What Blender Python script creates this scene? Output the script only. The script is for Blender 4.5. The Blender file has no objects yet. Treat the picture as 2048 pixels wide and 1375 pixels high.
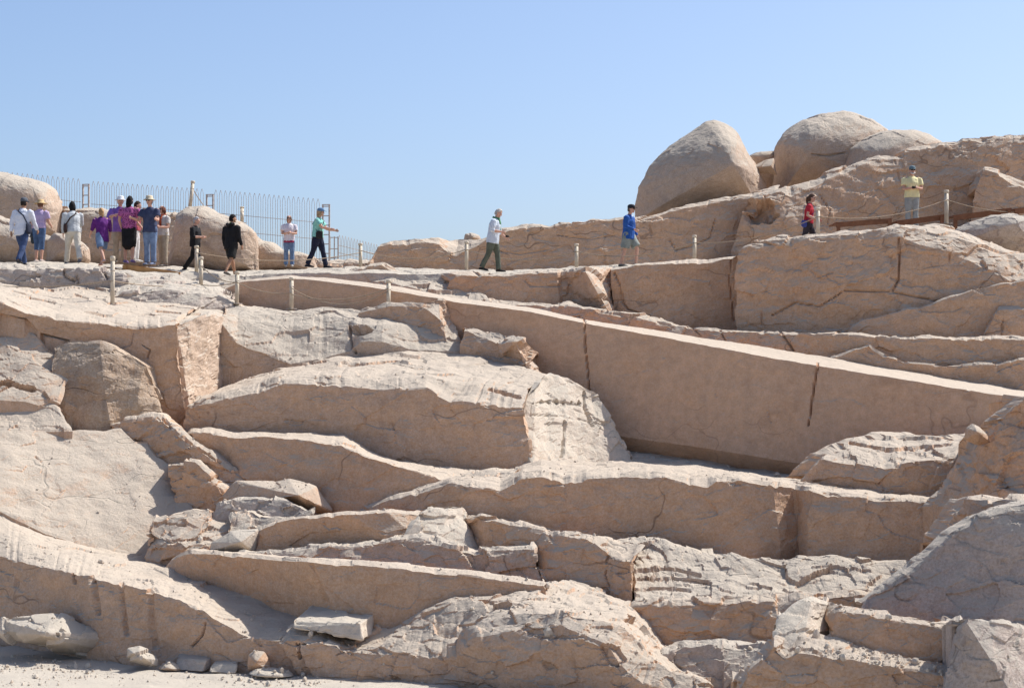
import bpy, bmesh, math, random
import numpy as np
from mathutils import Vector, Matrix, Euler

C = bpy.context.scene.collection
scene = bpy.context.scene
R = math.radians

# ------------------------------------------------------------------ camera
F = 3822.0                    # focal length in pixels of a 2048 px wide picture
PITCH = R(1.0)
CAMZ = 4.88
cam_data = bpy.data.cameras.new('camera')
cam_data.sensor_width = 36.0
cam_data.lens = 36.0 * F / 2048.0
cam_data.clip_start = 0.5
cam_data.clip_end = 4000.0
cam_data.dof.use_dof = True
cam_data.dof.focus_distance = 44.0
cam_data.dof.aperture_fstop = 4.0
cam = bpy.data.objects.new('camera', cam_data)
cam.location = (0, 0, CAMZ)
cam.rotation_euler = (R(90) + PITCH, 0, 0)
C.objects.link(cam)
scene.camera = cam

# ------------------------------------------------------------------ light
SUN_EL, SUN_AZ = 53.0, 60.0   # azimuth clockwise from the view direction (+Y)
sun_dir = Vector((math.sin(R(SUN_AZ)) * math.cos(R(SUN_EL)),
                  math.cos(R(SUN_AZ)) * math.cos(R(SUN_EL)), math.sin(R(SUN_EL))))
world = bpy.data.worlds.new('World')
scene.world = world
world.use_nodes = True
wn = world.node_tree.nodes
wl = world.node_tree.links
bg = wn['Background']
sky = wn.new('ShaderNodeTexSky')
sky.sky_type = 'NISHITA'
sky.sun_disc = False
sky.sun_elevation = R(SUN_EL)
sky.sun_rotation = R(SUN_AZ)
sky.altitude = 100
sky.air_density = 0.75
sky.dust_density = 2.3
sky.ozone_density = 4.0
wl.new(sky.outputs[0], bg.inputs[0])
bg.inputs[1].default_value = 0.105
sun_data = bpy.data.lights.new('sun', 'SUN')
sun_data.energy = 3.4
sun_data.angle = R(0.55)
sun_data.color = (1.0, 0.975, 0.935)
sun = bpy.data.objects.new('sun', sun_data)
sun.rotation_euler = sun_dir.to_track_quat('Z', 'Y').to_euler()
sun.location = (30, 20, 40)
C.objects.link(sun)

scene.view_settings.view_transform = 'Standard'
scene.view_settings.look = 'None'
scene.view_settings.gamma = 1.0
scene.view_settings.use_curve_mapping = False
scene.view_settings.exposure = 0.80

# ------------------------------------------------------------------ helpers
CT, ST = math.cos(PITCH), math.sin(PITCH)
def at(px, py, d):
    u = (px - 1024.0) / F
    v = (687.5 - py) / F
    t = d / (CT - v * ST)
    return np.array([u * t, d, CAMZ + (ST + v * CT) * t])
def slope(py):
    v = (687.5 - py) / F
    return (ST + v * CT) / (CT - v * ST)
def floor_d(py):              # distance at which the quarry floor (z = 0) shows at that height
    return -CAMZ / slope(py)
def project(P):
    X = P[:, 0]; Y = P[:, 1]; Z = P[:, 2] - CAMZ
    f = Y * CT + Z * ST
    v = (-Y * ST + Z * CT) / f
    return np.stack([1024 + F * X / f, 687.5 - F * v], 1)

def tag(o, label=None, cat=None, group=None, kind=None):
    if label: o['label'] = label
    if cat: o['category'] = cat
    if group: o['group'] = group
    if kind: o['kind'] = kind
    return o

# vectorised gradient noise
_rs = np.random.RandomState(7)
_perm = _rs.permutation(512)
_perm = np.concatenate([_perm, _perm, _perm])
_grad = _rs.normal(size=(512, 3)); _grad /= np.linalg.norm(_grad, axis=1)[:, None]
def _h(i, j, k):
    return _perm[_perm[_perm[i & 511] + (j & 511)] + (k & 511)] & 511
def perlin(P):
    i = np.floor(P).astype(np.int64); f = P - i
    u = f * f * f * (f * (f * 6 - 15) + 10)
    out = 0
    for a in (0, 1):
        wa = u[:, 0] if a else 1 - u[:, 0]
        for b in (0, 1):
            wb = u[:, 1] if b else 1 - u[:, 1]
            for c in (0, 1):
                wc = u[:, 2] if c else 1 - u[:, 2]
                g = _grad[_h(i[:, 0] + a, i[:, 1] + b, i[:, 2] + c)]
                d = f - np.array([a, b, c])
                out = out + wa * wb * wc * (g * d).sum(1)
    return out
def fbm(P, oct=4, gain=0.5):
    s = 0; a = 1.0; Q = P.copy()
    for o in range(oct):
        s = s + a * perlin(Q + 17.3 * o); a *= gain; Q = Q * 2.03
    return s
def facets(P):
    """broken-stone relief: every cell is a plane tilted its own way"""
    i = np.floor(P).astype(np.int64)
    best = np.full(len(P), 1e9); val = np.zeros(len(P))
    for a in (-1, 0, 1):
        for b in (-1, 0, 1):
            for c in (-1, 0, 1):
                h = _h(i[:, 0] + a, i[:, 1] + b, i[:, 2] + c)
                q = i + np.array([a, b, c]) + 0.5 + 0.42 * _grad[h]
                d = P - q
                dd = (d * d).sum(1)
                m = dd < best
                best[m] = dd[m]
                g = _grad[(h * 7 + 3) & 511]
                val[m] = ((d * g).sum(1) + 0.35 * _grad[(h * 5 + 1) & 511][:, 0])[m]
    return val

def mesh_obj(name, V, Fc, mat, parent=None, smooth=True, origin=None):
    me = bpy.data.meshes.new(name)
    V = np.asarray(V, float)
    if origin is not None: V = V - np.asarray(origin)
    me.from_pydata([tuple(v) for v in V], [], [tuple(f) for f in Fc])
    me.materials.append(mat)
    if smooth: me.polygons.foreach_set('use_smooth', [True] * len(me.polygons))
    me.update()
    o = bpy.data.objects.new(name, me)
    C.objects.link(o)
    if parent: o.parent = parent
    if origin is not None: o.location = tuple(origin)
    return o
def empty(name, loc, rz=0.0):
    o = bpy.data.objects.new(name, None)
    o.empty_display_size = 0.2
    o.location = tuple(loc); o.rotation_euler = (0, 0, rz)
    C.objects.link(o)
    return o

# ------------------------------------------------------------------ materials
def new_mat(name, rough=0.9):
    m = bpy.data.materials.new(name); m.use_nodes = True
    b = m.node_tree.nodes['Principled BSDF']
    b.inputs['Roughness'].default_value = rough
    b.inputs['Specular IOR Level'].default_value = 0.25
    return m, m.node_tree.nodes, m.node_tree.links, b
def rock_mat(name, c1, c2, stain, grey, stain_amt=0.5, grey_amt=0.5, grain=1.0, offset=0.0, dust_highlight=.8, varnish=.3, joints=.5):
    m, n, l, b = new_mat(name, 0.92)
    geo = n.new('ShaderNodeNewGeometry')
    def mapped(sx, sy, sz):
        mp = n.new('ShaderNodeMapping'); mp.inputs['Scale'].default_value = (sx, sy, sz)
        mp.inputs['Location'].default_value = (offset, offset * .7, -offset)
        l.new(geo.outputs['Position'], mp.inputs['Vector']); return mp
    def noise(mp, sc, det, rough=0.55, dist=0.0):
        t = n.new('ShaderNodeTexNoise'); t.inputs['Scale'].default_value = sc
        t.inputs['Detail'].default_value = det; t.inputs['Roughness'].default_value = rough
        t.inputs['Distortion'].default_value = dist
        l.new(mp.outputs[0], t.inputs['Vector']); return t
    def ramp(src, a, bb):
        r = n.new('ShaderNodeMapRange'); r.inputs['From Min'].default_value = a
        r.inputs['From Max'].default_value = bb
        l.new(src.outputs[0], r.inputs['Value']); return r
    def mix(fac, A, B, amt=1.0, mode='MIX'):
        x = n.new('ShaderNodeMix'); x.data_type = 'RGBA'; x.blend_type = mode
        if fac is None: x.inputs[0].default_value = amt
        else:
            mu = n.new('ShaderNodeMath'); mu.operation = 'MULTIPLY'
            l.new(fac.outputs[0], mu.inputs[0]); mu.inputs[1].default_value = amt
            l.new(mu.outputs[0], x.inputs[0])
        for k, v in ((6, A), (7, B)):
            if isinstance(v, tuple): x.inputs[k].default_value = (*v, 1)
            else: l.new(v, x.inputs[k])
        return x.outputs[2]
    iso = mapped(1, 1, 1); flat = mapped(.55, .55, 1.6); tall = mapped(2.2, 2.2, .35)
    col = mix(ramp(noise(flat, .7, 5, .6, .4), .35, .65), c1, c2)
    col = mix(ramp(noise(iso, .45, 6, .62, .8), .5, .72), col, stain, stain_amt)
    col = mix(ramp(noise(tall, 1.1, 5, .6, .3), .52, .75), col, grey, grey_amt)
    col = mix(ramp(noise(tall, 1.9, 4, .6, .5), .58, .74), col, (stain[0] * .7, stain[1] * .62, stain[2] * .55), stain_amt * .45)
    # speckle of the granite
    sp = noise(iso, 26, 4, .7)
    col = mix(ramp(sp, .38, .64), col, (.86, .8, .74), .2 * grain)
    sp2 = noise(iso, 55, 2, .7)
    col = mix(ramp(sp2, .6, .72), col, (.10, .075, .06), .4 * grain)
    # dark desert varnish in patches, and hairline joints that come and go
    col = mix(ramp(noise(flat, .9, 7, .68, 1.2), .56, .70), col, (grey[0] * .62, grey[1] * .58, grey[2] * .56), varnish)
    wob = noise(iso, .9, 2, .5)
    va = n.new('ShaderNodeVectorMath'); va.operation = 'MULTIPLY_ADD'; l.new(wob.outputs['Color'], va.inputs[0])
    va.inputs[1].default_value = (1.3, 1.3, 1.3); l.new(flat.outputs[0], va.inputs[2])
    vo = n.new('ShaderNodeTexVoronoi'); vo.feature = 'DISTANCE_TO_EDGE'; vo.inputs['Scale'].default_value = .62
    l.new(va.outputs[0], vo.inputs['Vector'])
    ln = n.new('ShaderNodeMapRange'); ln.inputs['From Min'].default_value = .003; ln.inputs['From Max'].default_value = .010
    ln.inputs['To Min'].default_value = 1; ln.inputs['To Max'].default_value = 0; l.new(vo.outputs['Distance'], ln.inputs['Value'])
    lm = n.new('ShaderNodeMath'); lm.operation = 'MULTIPLY'; l.new(ln.outputs[0], lm.inputs[0]); l.new(ramp(noise(iso, .55, 3), .5, .6).outputs[0], lm.inputs[1])
    col = mix(lm, col, (grey[0] * .35, grey[1] * .3, grey[2] * .28), joints)
    mott = noise(iso, 5, 5, .7)
    dm = n.new('ShaderNodeMapRange'); dm.inputs['From Min'].default_value = .3; dm.inputs['From Max'].default_value = .7
    dm.inputs['To Min'].default_value = .86; dm.inputs['To Max'].default_value = 1.1
    l.new(mott.outputs[0], dm.inputs['Value'])
    hsv = n.new('ShaderNodeHueSaturation'); l.new(col, hsv.inputs['Color']); l.new(dm.outputs[0], hsv.inputs['Value'])
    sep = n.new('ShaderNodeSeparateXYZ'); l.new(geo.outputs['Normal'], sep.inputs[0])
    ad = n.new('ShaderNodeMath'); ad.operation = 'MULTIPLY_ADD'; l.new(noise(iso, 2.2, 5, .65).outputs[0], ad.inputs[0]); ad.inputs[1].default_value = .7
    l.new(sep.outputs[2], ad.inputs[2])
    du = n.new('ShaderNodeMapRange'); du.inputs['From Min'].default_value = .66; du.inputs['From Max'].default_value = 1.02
    du.inputs['To Max'].default_value = dust_highlight; l.new(ad.outputs[0], du.inputs['Value'])
    fin = mix(du, hsv.outputs[0], (.45, .40, .325))  # dusty tone on upward faces, also painting in the paleness of sunlit highlights
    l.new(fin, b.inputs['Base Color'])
    # bump
    b1 = noise(iso, 13, 8, .7); b2 = noise(iso, 42, 4, .7)
    bm1 = n.new('ShaderNodeBump'); bm1.inputs['Strength'].default_value = .8; bm1.inputs['Distance'].default_value = .034 * grain
    l.new(b1.outputs[0], bm1.inputs['Height'])
    bm0 = n.new('ShaderNodeBump'); bm0.invert = True; bm0.inputs['Strength'].default_value = joints; bm0.inputs['Distance'].default_value = .05; l.new(lm.outputs[0], bm0.inputs['Height']); l.new(bm0.outputs[0], bm1.inputs['Normal'])
    bm2 = n.new('ShaderNodeBump'); bm2.inputs['Strength'].default_value = .5; bm2.inputs['Distance'].default_value = .015 * grain
    l.new(b2.outputs[0], bm2.inputs['Height']); l.new(bm1.outputs[0], bm2.inputs['Normal'])
    l.new(bm2.outputs[0], b.inputs['Normal'])
    return m
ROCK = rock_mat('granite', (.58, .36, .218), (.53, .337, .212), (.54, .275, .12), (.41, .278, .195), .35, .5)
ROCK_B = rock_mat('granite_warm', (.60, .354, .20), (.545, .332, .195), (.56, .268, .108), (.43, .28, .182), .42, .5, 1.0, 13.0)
ROCK_G = rock_mat('granite_grey', (.46, .37, .30), (.42, .33, .275), (.46, .31, .2), (.34, .285, .25), .25, .5, 1.2, 29.0)
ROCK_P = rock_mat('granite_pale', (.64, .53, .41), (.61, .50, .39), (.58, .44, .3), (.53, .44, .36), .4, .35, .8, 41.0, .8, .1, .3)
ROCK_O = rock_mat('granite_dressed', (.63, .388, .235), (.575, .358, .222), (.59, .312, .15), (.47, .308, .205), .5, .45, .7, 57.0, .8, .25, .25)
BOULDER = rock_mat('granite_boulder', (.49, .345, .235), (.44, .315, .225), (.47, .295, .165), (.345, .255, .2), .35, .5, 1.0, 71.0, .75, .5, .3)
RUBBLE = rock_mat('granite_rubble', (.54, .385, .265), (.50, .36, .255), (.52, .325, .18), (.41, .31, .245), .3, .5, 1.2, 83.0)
GROUND = rock_mat('quarry_dust', (.47, .40, .33), (.44, .375, .31), (.46, .36, .26), (.40, .35, .31), .3, .4, .8, 97.0)

# ------------------------------------------------------------------ rock ledges
CELL = 3.2
SMOOTH = False
def resample(pts, n):
    """pts: (x, y, d) polyline -> n points by arc length"""
    A = np.array(pts, float)
    s = np.concatenate([[0], np.cumsum(np.hypot(np.diff(A[:, 0]), np.diff(A[:, 1])))])
    t = np.linspace(0, s[-1], n)
    return np.stack([np.interp(t, s, A[:, k]) for k in range(A.shape[1])], 1)
def resample_at(pts, tt):
    A = np.array(pts, float); k = np.arange(len(A))
    return np.stack([np.interp(tt, k, A[:, q]) for q in range(A.shape[1])], 1)
def fill_d(pts, d):
    """give every point a distance; points without one are interpolated from those with one"""
    xs = [i for i, p in enumerate(pts) if len(p) > 2]
    if not xs: return [(p[0], p[1], d if d is not None else 0) for p in pts]
    px = [pts[i][0] for i in xs]
    idx = np.interp(range(len(pts)), xs, [pts[i][2] for i in xs])
    return [(p[0], p[1], idx[i]) for i, p in enumerate(pts)]

def carve(V, N, px, cracks, pits, mask=None):
    for c in cracks or []:
        pts, w, dep = c; w *= .68; dep *= .6
        best = np.full(len(V), 1e9)
        for (x0, y0), (x1, y1) in zip(pts[:-1], pts[1:]):
            e = np.array([x1 - x0, y1 - y0], float); L = (e * e).sum()
            t = np.clip(((px - (x0, y0)) @ e) / L, 0, 1)
            dd = np.hypot(px[:, 0] - x0 - t * e[0], px[:, 1] - y0 - t * e[1])
            best = np.minimum(best, dd)
        wob = perlin(np.stack([px[:, 0] / 23.0, px[:, 1] / 23.0, np.full(len(px), .5)], 1))
        k = np.clip(1 - best / (w * (.8 + .7 * wob)), 0, 1)
        if mask is not None: k = k * mask
        V -= N * (dep * np.sqrt(k))[:, None]
    for p in pits or []:
        cx, cy, rx, ry, dep = p
        r = ((px[:, 0] - cx) / rx) ** 2 + ((px[:, 1] - cy) / ry) ** 2
        r = r + .9 * perlin(np.stack([px[:, 0] / 14.0, px[:, 1] / 14.0, np.full(len(px), 4.5)], 1))
        V -= N * (dep * np.clip(1 - r, 0, 1) ** .6)[:, None]
    return V

def ledge(name, D, rows, mat=None, amp=1.0, fac=1.0, jit=2.2, back=1.2, skirt=2.5, cracks=None, pits=None,
          kind='structure', label=None, cat=None, group=None, big=1.0, seed=0, bulge=0.0, cell=None):
    """rows: first the foot line, then (lean, line) pairs going up the face and back over the top.
    lean = metres gone back per metre risen, or None when the line carries its own distances."""
    cell = cell or CELL
    base = fill_d(rows[0], D)
    lines = [base] + [fill_d(r[1], None) for r in rows[1:]]
    same = len(set(len(q) for q in lines)) == 1
    length = max(np.hypot(np.diff(np.array(q)[:, 0]), np.diff(np.array(q)[:, 1])).sum() for q in lines)
    n = max(8, int(length / cell))
    if same:
        A = np.array(lines[0]); s = np.zeros(len(A))
        for q in lines:
            B = np.array(q)
            s[1:] = np.maximum(s[1:], np.hypot(np.diff(B[:, 0]), np.diff(B[:, 1])))
        s = np.cumsum(s); tt = np.interp(np.linspace(0, s[-1], n), s, np.arange(len(s)))
        res = [resample_at(q, tt) for q in lines]
    else:
        res = [resample(q, n) for q in lines]
    # ragged crests
    rng = random.Random(hash(name) % 1000 + seed * 31 + int(abs(rows[0][0][0])))
    ph = rng.uniform(0, 100)
    for k, q in enumerate(res):
        if k == 0 or jit == 0: continue
        if rows[k][0] is None: continue
        xx = res[1][:, 0]
        w = fbm(np.stack([xx / 42.0 + ph, np.full(n, 3.7), np.full(n, seed + .5)], 1), 4, .6)
        chip = np.clip(perlin(np.stack([xx / 15.0 + ph, np.full(n, 9.1), np.full(n, .3)], 1)) - .12, 0, 1)
        q[:, 1] += jit * 1.6 * w * (1.0 if k == 1 else .8) + (jit * 7.0 * chip if k == 1 and len(res) > 2 else 0)
    pts = [np.array([at(*p) for p in res[0]])]
    for k in range(1, len(res)):
        lean = rows[k][0]; q = res[k]
        if lean is None:
            pts.append(np.array([at(*p) for p in q])); continue
        prev = pts[-1]; out = []
        for j in range(n):
            b = slope(q[j, 1]); Y0 = prev[j, 1]; Z0 = prev[j, 2] - CAMZ
            den = max(1 - lean * b, .12)
            Y = (Y0 - lean * Z0) / den
            Y = min(max(Y, Y0 - 1.5), Y0 + 9)
            out.append(at(q[j, 0], q[j, 1], Y))
        pts.append(np.array(out))
    # grid rows
    G = []; top = pts[0].copy()
    sk = top.copy(); sk[:, 2] -= skirt; sk[:, 1] += .15
    for t in np.linspace(0, 1, 4)[:-1]: G.append(sk * (1 - t) + top * t)
    vis0 = len(G)
    for a, b, ra, rb in zip(pts[:-1], pts[1:], res[:-1], res[1:]):
        m = int(np.clip(np.max(np.hypot(ra[:, 0] - rb[:, 0], ra[:, 1] - rb[:, 1])) / cell, 2, 140))
        L3 = np.linalg.norm(b - a, axis=1).max()
        m = max(m, min(int(L3 / .065), 110))
        for t in np.arange(m) / m:
            r = a * (1 - t) + b * t
            if bulge and a is pts[0]: r[:, 1] -= bulge * np.sin(math.pi * t)
            G.append(r)
    G.append(pts[-1])
    e = pts[-1].copy(); e[:, 1] += back; e[:, 2] -= .12
    for t in (.33, .66, 1): G.append(pts[-1] * (1 - t) + e * t)
    f = e.copy(); f[:, 1] += .3; f[:, 2] -= skirt
    for t in (.5, 1): G.append(e * (1 - t) + f * t)
    G = np.array(G)
    # ends turned back so that the ledge is a body, not a sheet
    for s in (0, -1):
        for q in (.5, 1.3):
            c = G[:, 0 if s == 0 else -1].copy(); y0 = c[:, 1].copy(); c[:, 1] += q * .9; c[:, 2] -= .05
            if (c[:, 0].mean() > 0) == (s == 0): c[:, 0] *= c[:, 1] / y0 * (1.004 if s == 0 else 1.004)
            G = np.concatenate([c[:, None], G], 1) if s == 0 else np.concatenate([G, c[:, None]], 1)
    nr, nc = G.shape[:2]
    du = np.gradient(G, axis=1); dv = np.gradient(G, axis=0)
    N = np.cross(du, dv); N /= np.maximum(np.linalg.norm(N, axis=2), 1e-9)[..., None]
    V = G.reshape(-1, 3); N = N.reshape(-1, 3)
    S = np.array([1, 1, 1.5])
    d = big * .055 * fbm(V * S * .8 + seed, 3, .5) * 2
    d += fac * .075 * facets(V * np.array([1.1, 1.1, 2.2]) * 1.0 + seed * 3.1 + .12 * np.stack([fbm(V * 2, 2)] * 3, 1))
    d += fac * .03 * facets(V * np.array([1.6, 1.6, 3.4]) * 2.0 + seed)
    d += amp * .013 * fbm(V * S * 4.5, 4, .6)
    V = V + N * d[:, None]
    if cracks or pits:
        mk = np.ones((nr, nc)); mk[:vis0] = 0
        V = carve(V, N, project(V), cracks, pits, mk.reshape(-1))
    ii = np.arange(nr * nc).reshape(nr, nc)
    Fc = np.stack([ii[:-1, :-1], ii[:-1, 1:], ii[1:, 1:], ii[1:, :-1]], -1).reshape(-1, 4)
    org = None
    if kind != 'structure': org = (V[:, 0].mean(), V[:, 1].mean(), V[:, 2].min())
    o = mesh_obj(name, V, Fc, mat or ROCK, origin=org, smooth=SMOOTH)
    tag(o, label, cat, group, kind if kind == 'structure' else None)
    return o

def boulder(name, D, outline, centre, thick, mat=None, label=None, cat='boulder', group=None, p=2.0, q=2.0, rough=1.0, seed=0, nr=46, depth_back=1.0, fac=1.0, kind=None, cracks=None, pits=None):
    """a stone with the outline given at distance D, thick metres deep to the front of the outline and as deep behind it"""
    A = np.array(outline + [outline[0]], float)
    L = np.hypot(np.diff(A[:, 0]), np.diff(A[:, 1])).sum()
    n = int(np.clip(L / CELL, 28, 320))
    ring = resample([(*x, 0) for x in A], n + 1)[:-1, :2]
    ring = (np.roll(ring, 1, 0) + 2 * ring + np.roll(ring, -1, 0)) / 4
    P0 = np.array([at(x, y, D) for x, y in ring]); c0 = at(centre[0], centre[1], D)
    V = []
    rs = np.sin(np.linspace(0.02, math.pi / 2, nr))
    for r in rs:                                   # front, centre to rim
        off = -thick * (1 - r ** p) ** (1 / q)
        V.append(c0 + (P0 - c0) * r + np.array([0, off, 0]))
    for r in rs[::-1][1::3]:                       # back
        off = depth_back * thick * (1 - r ** p) ** (1 / q)
        V.append(c0 + (P0 - c0) * r + np.array([0, off, 0]))
    G = np.array(V); k = len(G)
    du = np.roll(G, -1, 1) - np.roll(G, 1, 1); dv = np.gradient(G, axis=0)
    N = np.cross(du, dv); N /= np.maximum(np.linalg.norm(N, axis=2), 1e-9)[..., None]
    if (N[:nr // 2, :, 1].mean()) > 0: N = -N; flip = True
    else: flip = False
    V = G.reshape(-1, 3); N = N.reshape(-1, 3)
    d = rough * (.10 * fbm(V * .7 + seed, 3) + .02 * fbm(V * 4, 4, .6)) + fac * (.05 * facets(V * .9 + seed) + .02 * facets(V * 2.5 + seed))
    V = V + N * d[:, None]
    if cracks or pits: V = carve(V, N, project(V), cracks, pits)
    ii = np.arange(k * n).reshape(k, n); jj = np.roll(ii, -1, 1)
    Fc = np.stack([ii[:-1], ii[1:], jj[1:], jj[:-1]], -1).reshape(-1, 4)
    if not flip: Fc = Fc[:, ::-1]
    Fc = [list(map(int, f)) for f in Fc]
    Fc.append(list(map(int, ii[0] if flip else ii[0][::-1]))); Fc.append(list(map(int, ii[-1][::-1] if flip else ii[-1])))
    org = (V[:, 0].mean(), V[:, 1].mean(), V[:, 2].min())
    o = mesh_obj(name, V, Fc, mat or BOULDER, origin=org, smooth=SMOOTH)
    tag(o, label, cat, group, kind)
    bm = bmesh.new(); bm.from_mesh(o.data); bmesh.ops.recalc_face_normals(bm, faces=bm.faces); bm.to_mesh(o.data); bm.free()
    return o

def loose_block(name, D, front, top_back, depth_top, mat=None, **kw):
    pass
# ------------------------------------------------------------------ ground sheet
def ground():
    ys = np.concatenate([np.linspace(-60, 26, 12), np.linspace(27, 36, 120), np.linspace(36.5, 75, 50), np.geomspace(80, 3000, 14)])
    xs = np.concatenate([-np.geomspace(3000, 22, 14), np.linspace(-19, 6, 330), np.linspace(7, 20, 16), np.geomspace(22, 3000, 14)])
    X, Y = np.meshgrid(xs, ys)
    t = np.clip((Y - 44) / 16, 0, 1); t = t * t * (3 - 2 * t)
    Z = t * 6.8
    V = np.stack([X, Y, Z], -1).reshape(-1, 3)
    m = (V[:, 1] > 24) & (V[:, 1] < 38) & (np.abs(V[:, 0]) < 20)
    V[m, 2] += .05 * fbm(V[m] * 1.1, 4) + .03 * facets(V[m] * np.array([.8, 2.4, 1]))
    k = np.arange(len(V)).reshape(X.shape)
    Fc = np.stack([k[:-1, :-1], k[:-1, 1:], k[1:, 1:], k[1:, :-1]], -1).reshape(-1, 4)
    o = mesh_obj('ground', V, Fc, GROUND)
    tag(o, 'pale dusty stone floor in the foreground of the quarry', None, None, 'structure')
ground()

TERR = dict(kind='structure')
# ---- back outcrops against the sky
ledge('rock_outcrop', 55, [
    [(728, 565, 54.5), (760, 565), (1200, 565, 55), (1590, 560, 56)],
    (.15, [(738, 525), (757, 495), (775, 489), (815, 488), (842, 482), (880, 490), (897, 503), (912, 508), (932, 500), (960, 488), (1000, 468), (1045, 457), (1100, 454), (1125, 447), (1165, 448), (1190, 441), (1220, 440), (1270, 442), (1300, 436), (1340, 423), (1400, 411), (1450, 402), (1500, 390), (1560, 378)]),
    (2.5, [(739, 522), (760, 488), (790, 480), (850, 476), (930, 477), (962, 476), (1008, 457), (1050, 449), (1100, 450), (1122, 443), (1165, 443), (1190, 437), (1225, 437), (1270, 437), (1300, 431), (1340, 417), (1400, 405), (1450, 396), (1500, 384), (1560, 368)])],
    ROCK_B, back=4, seed=1, jit=1.3, fac=.6, label='long low rock outcrop behind the path below the round boulders',
    cracks=[([(1340, 480), (1352, 500), (1390, 490), (1420, 475), (1430, 440)], 3, .12), ([(1115, 470), (1180, 478), (1230, 470)], 2.5, .08), ([(1300, 445), (1303, 470)], 2.5, .08), ([(985, 500), (1040, 508), (1100, 498)], 4, .07)])
ledge('rock_outcrop', 54, [
    [(1460, 560, 55), (1600, 540, 54.6), (1800, 500, 55.4), (2060, 480, 55.4)],
    (.2, [(1462, 500), (1490, 420), (1520, 398), (1560, 392), (1600, 384), (1640, 366), (1690, 347), (1737, 328), (1760, 318), (1802, 318), (1808, 303), (1850, 298), (1880, 293), (1910, 289), (1925, 279), (1968, 282), (2060, 270)]),
    (1.6, [(1470, 490), (1495, 396), (1530, 388), (1560, 376), (1600, 367), (1645, 350), (1690, 334), (1735, 318), (1758, 311), (1802, 311), (1812, 296), (1850, 288), (1880, 284), (1910, 281), (1925, 274), (1968, 275), (2060, 263)])],
    ROCK_B, back=3, seed=2, jit=1.5, bulge=.15, fac=.7, label='high brown rock wall behind the walkway at the right',
    cracks=[([(1640, 390), (1660, 420), (1655, 450)], 3, .1), ([(1790, 320), (1800, 360), (1835, 390)], 3, .1)],
    pits=[(1518, 424, 36, 26, .55)])
ledge('rock_outcrop', 54, [
    [(1940, 440, 54.2), (2060, 440, 54.2)],
    (.15, [(1950, 380), (1968, 340), (1990, 349), (2016, 362), (2060, 380)]),
    (2, [(1952, 376), (1970, 334), (1994, 343), (2020, 353), (2060, 371)])],
    ROCK_B, seed=3, jit=1, fac=.6, label='tilted rock slab with a bright upper edge above the walkway')
boulder('boulder', 61, [(1268, 445), (1271, 402), (1277, 374), (1297, 333), (1317, 309), (1341, 289), (1382, 262), (1410, 244), (1428, 241), (1448, 247), (1471, 265), (1487, 289), (1503, 317), (1519, 341), (1531, 366), (1536, 400), (1530, 445)],
    (1448, 345), 2.3, label='tallest rounded granite boulder, standing left of the boulder pair', p=1.5, q=1.4, seed=4, group='round boulders on the ridge', rough=.9, fac=.5)
boulder('boulder', 62, [(1548, 400), (1551, 354), (1548, 317), (1549, 293), (1560, 277), (1576, 261), (1604, 240), (1644, 228), (1685, 225), (1717, 232), (1746, 242), (1775, 258), (1800, 290), (1810, 400)],
    (1600, 320), 2.2, label='broad domed granite boulder in the middle of the ridge group', p=2, q=1.8, seed=5, group='round boulders on the ridge', rough=1.0, fac=.6, cracks=[([(1624, 309), (1660, 311), (1690, 305)], 4, .15)])
boulder('boulder', 60, [(1676, 375), (1690, 320), (1697, 298), (1717, 283), (1758, 265), (1786, 258), (1826, 259), (1859, 269), (1882, 285), (1890, 330), (1860, 380)],
    (1740, 325), 1.7, label='low smooth granite boulder at the right of the ridge group', p=2, q=1.8, seed=6, group='round boulders on the ridge', rough=.8, fac=.5)
boulder('wedge_rock', 60.5, [(1500, 336), (1533, 318), (1549, 314), (1556, 352), (1530, 349), (1507, 345)], (1538, 335), .5, cat='rock', label='small wedge of rock jammed between two round boulders', seed=7, rough=.4, p=1.2, q=1.2, fac=.4)
boulder('flat_rock', 63, [(1498, 312), (1515, 305), (1548, 304), (1562, 318), (1565, 400), (1500, 400)], (1525, 318), .5, cat='rock', label='flat dark rock lying behind the jammed wedge of rock', seed=8, rough=.4)
boulder('small_rock', 56.5, [(926, 481), (929, 466), (945, 465), (960, 470), (964, 481), (945, 486)], (948, 476), .3, cat='rock', label='small loose rock on the skyline of the low outcrop', seed=9, rough=.25, nr=14, p=1.4, q=1.4)

boulder('boulder', 49.5, [(1900, 490), (1905, 462), (1930, 446), (1952, 438), (1978, 427), (2018, 425), (2060, 434), (2075, 500), (1990, 505)], (2015, 452), .8, mat=ROCK_G, label='grey broken boulder below the walkway at the right edge', seed=97, p=1.5, q=1.4, rough=.6, fac=1.5)
boulder('small_rock', 48.6, [(1838, 460), (1845, 448), (1870, 444), (1900, 449), (1912, 458), (1905, 466), (1850, 466)], (1880, 453), .3, mat=ROCK, cat='rock', label='flat stone wedged under the walkway beside the thick post', seed=98, rough=.15, nr=14)
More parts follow.
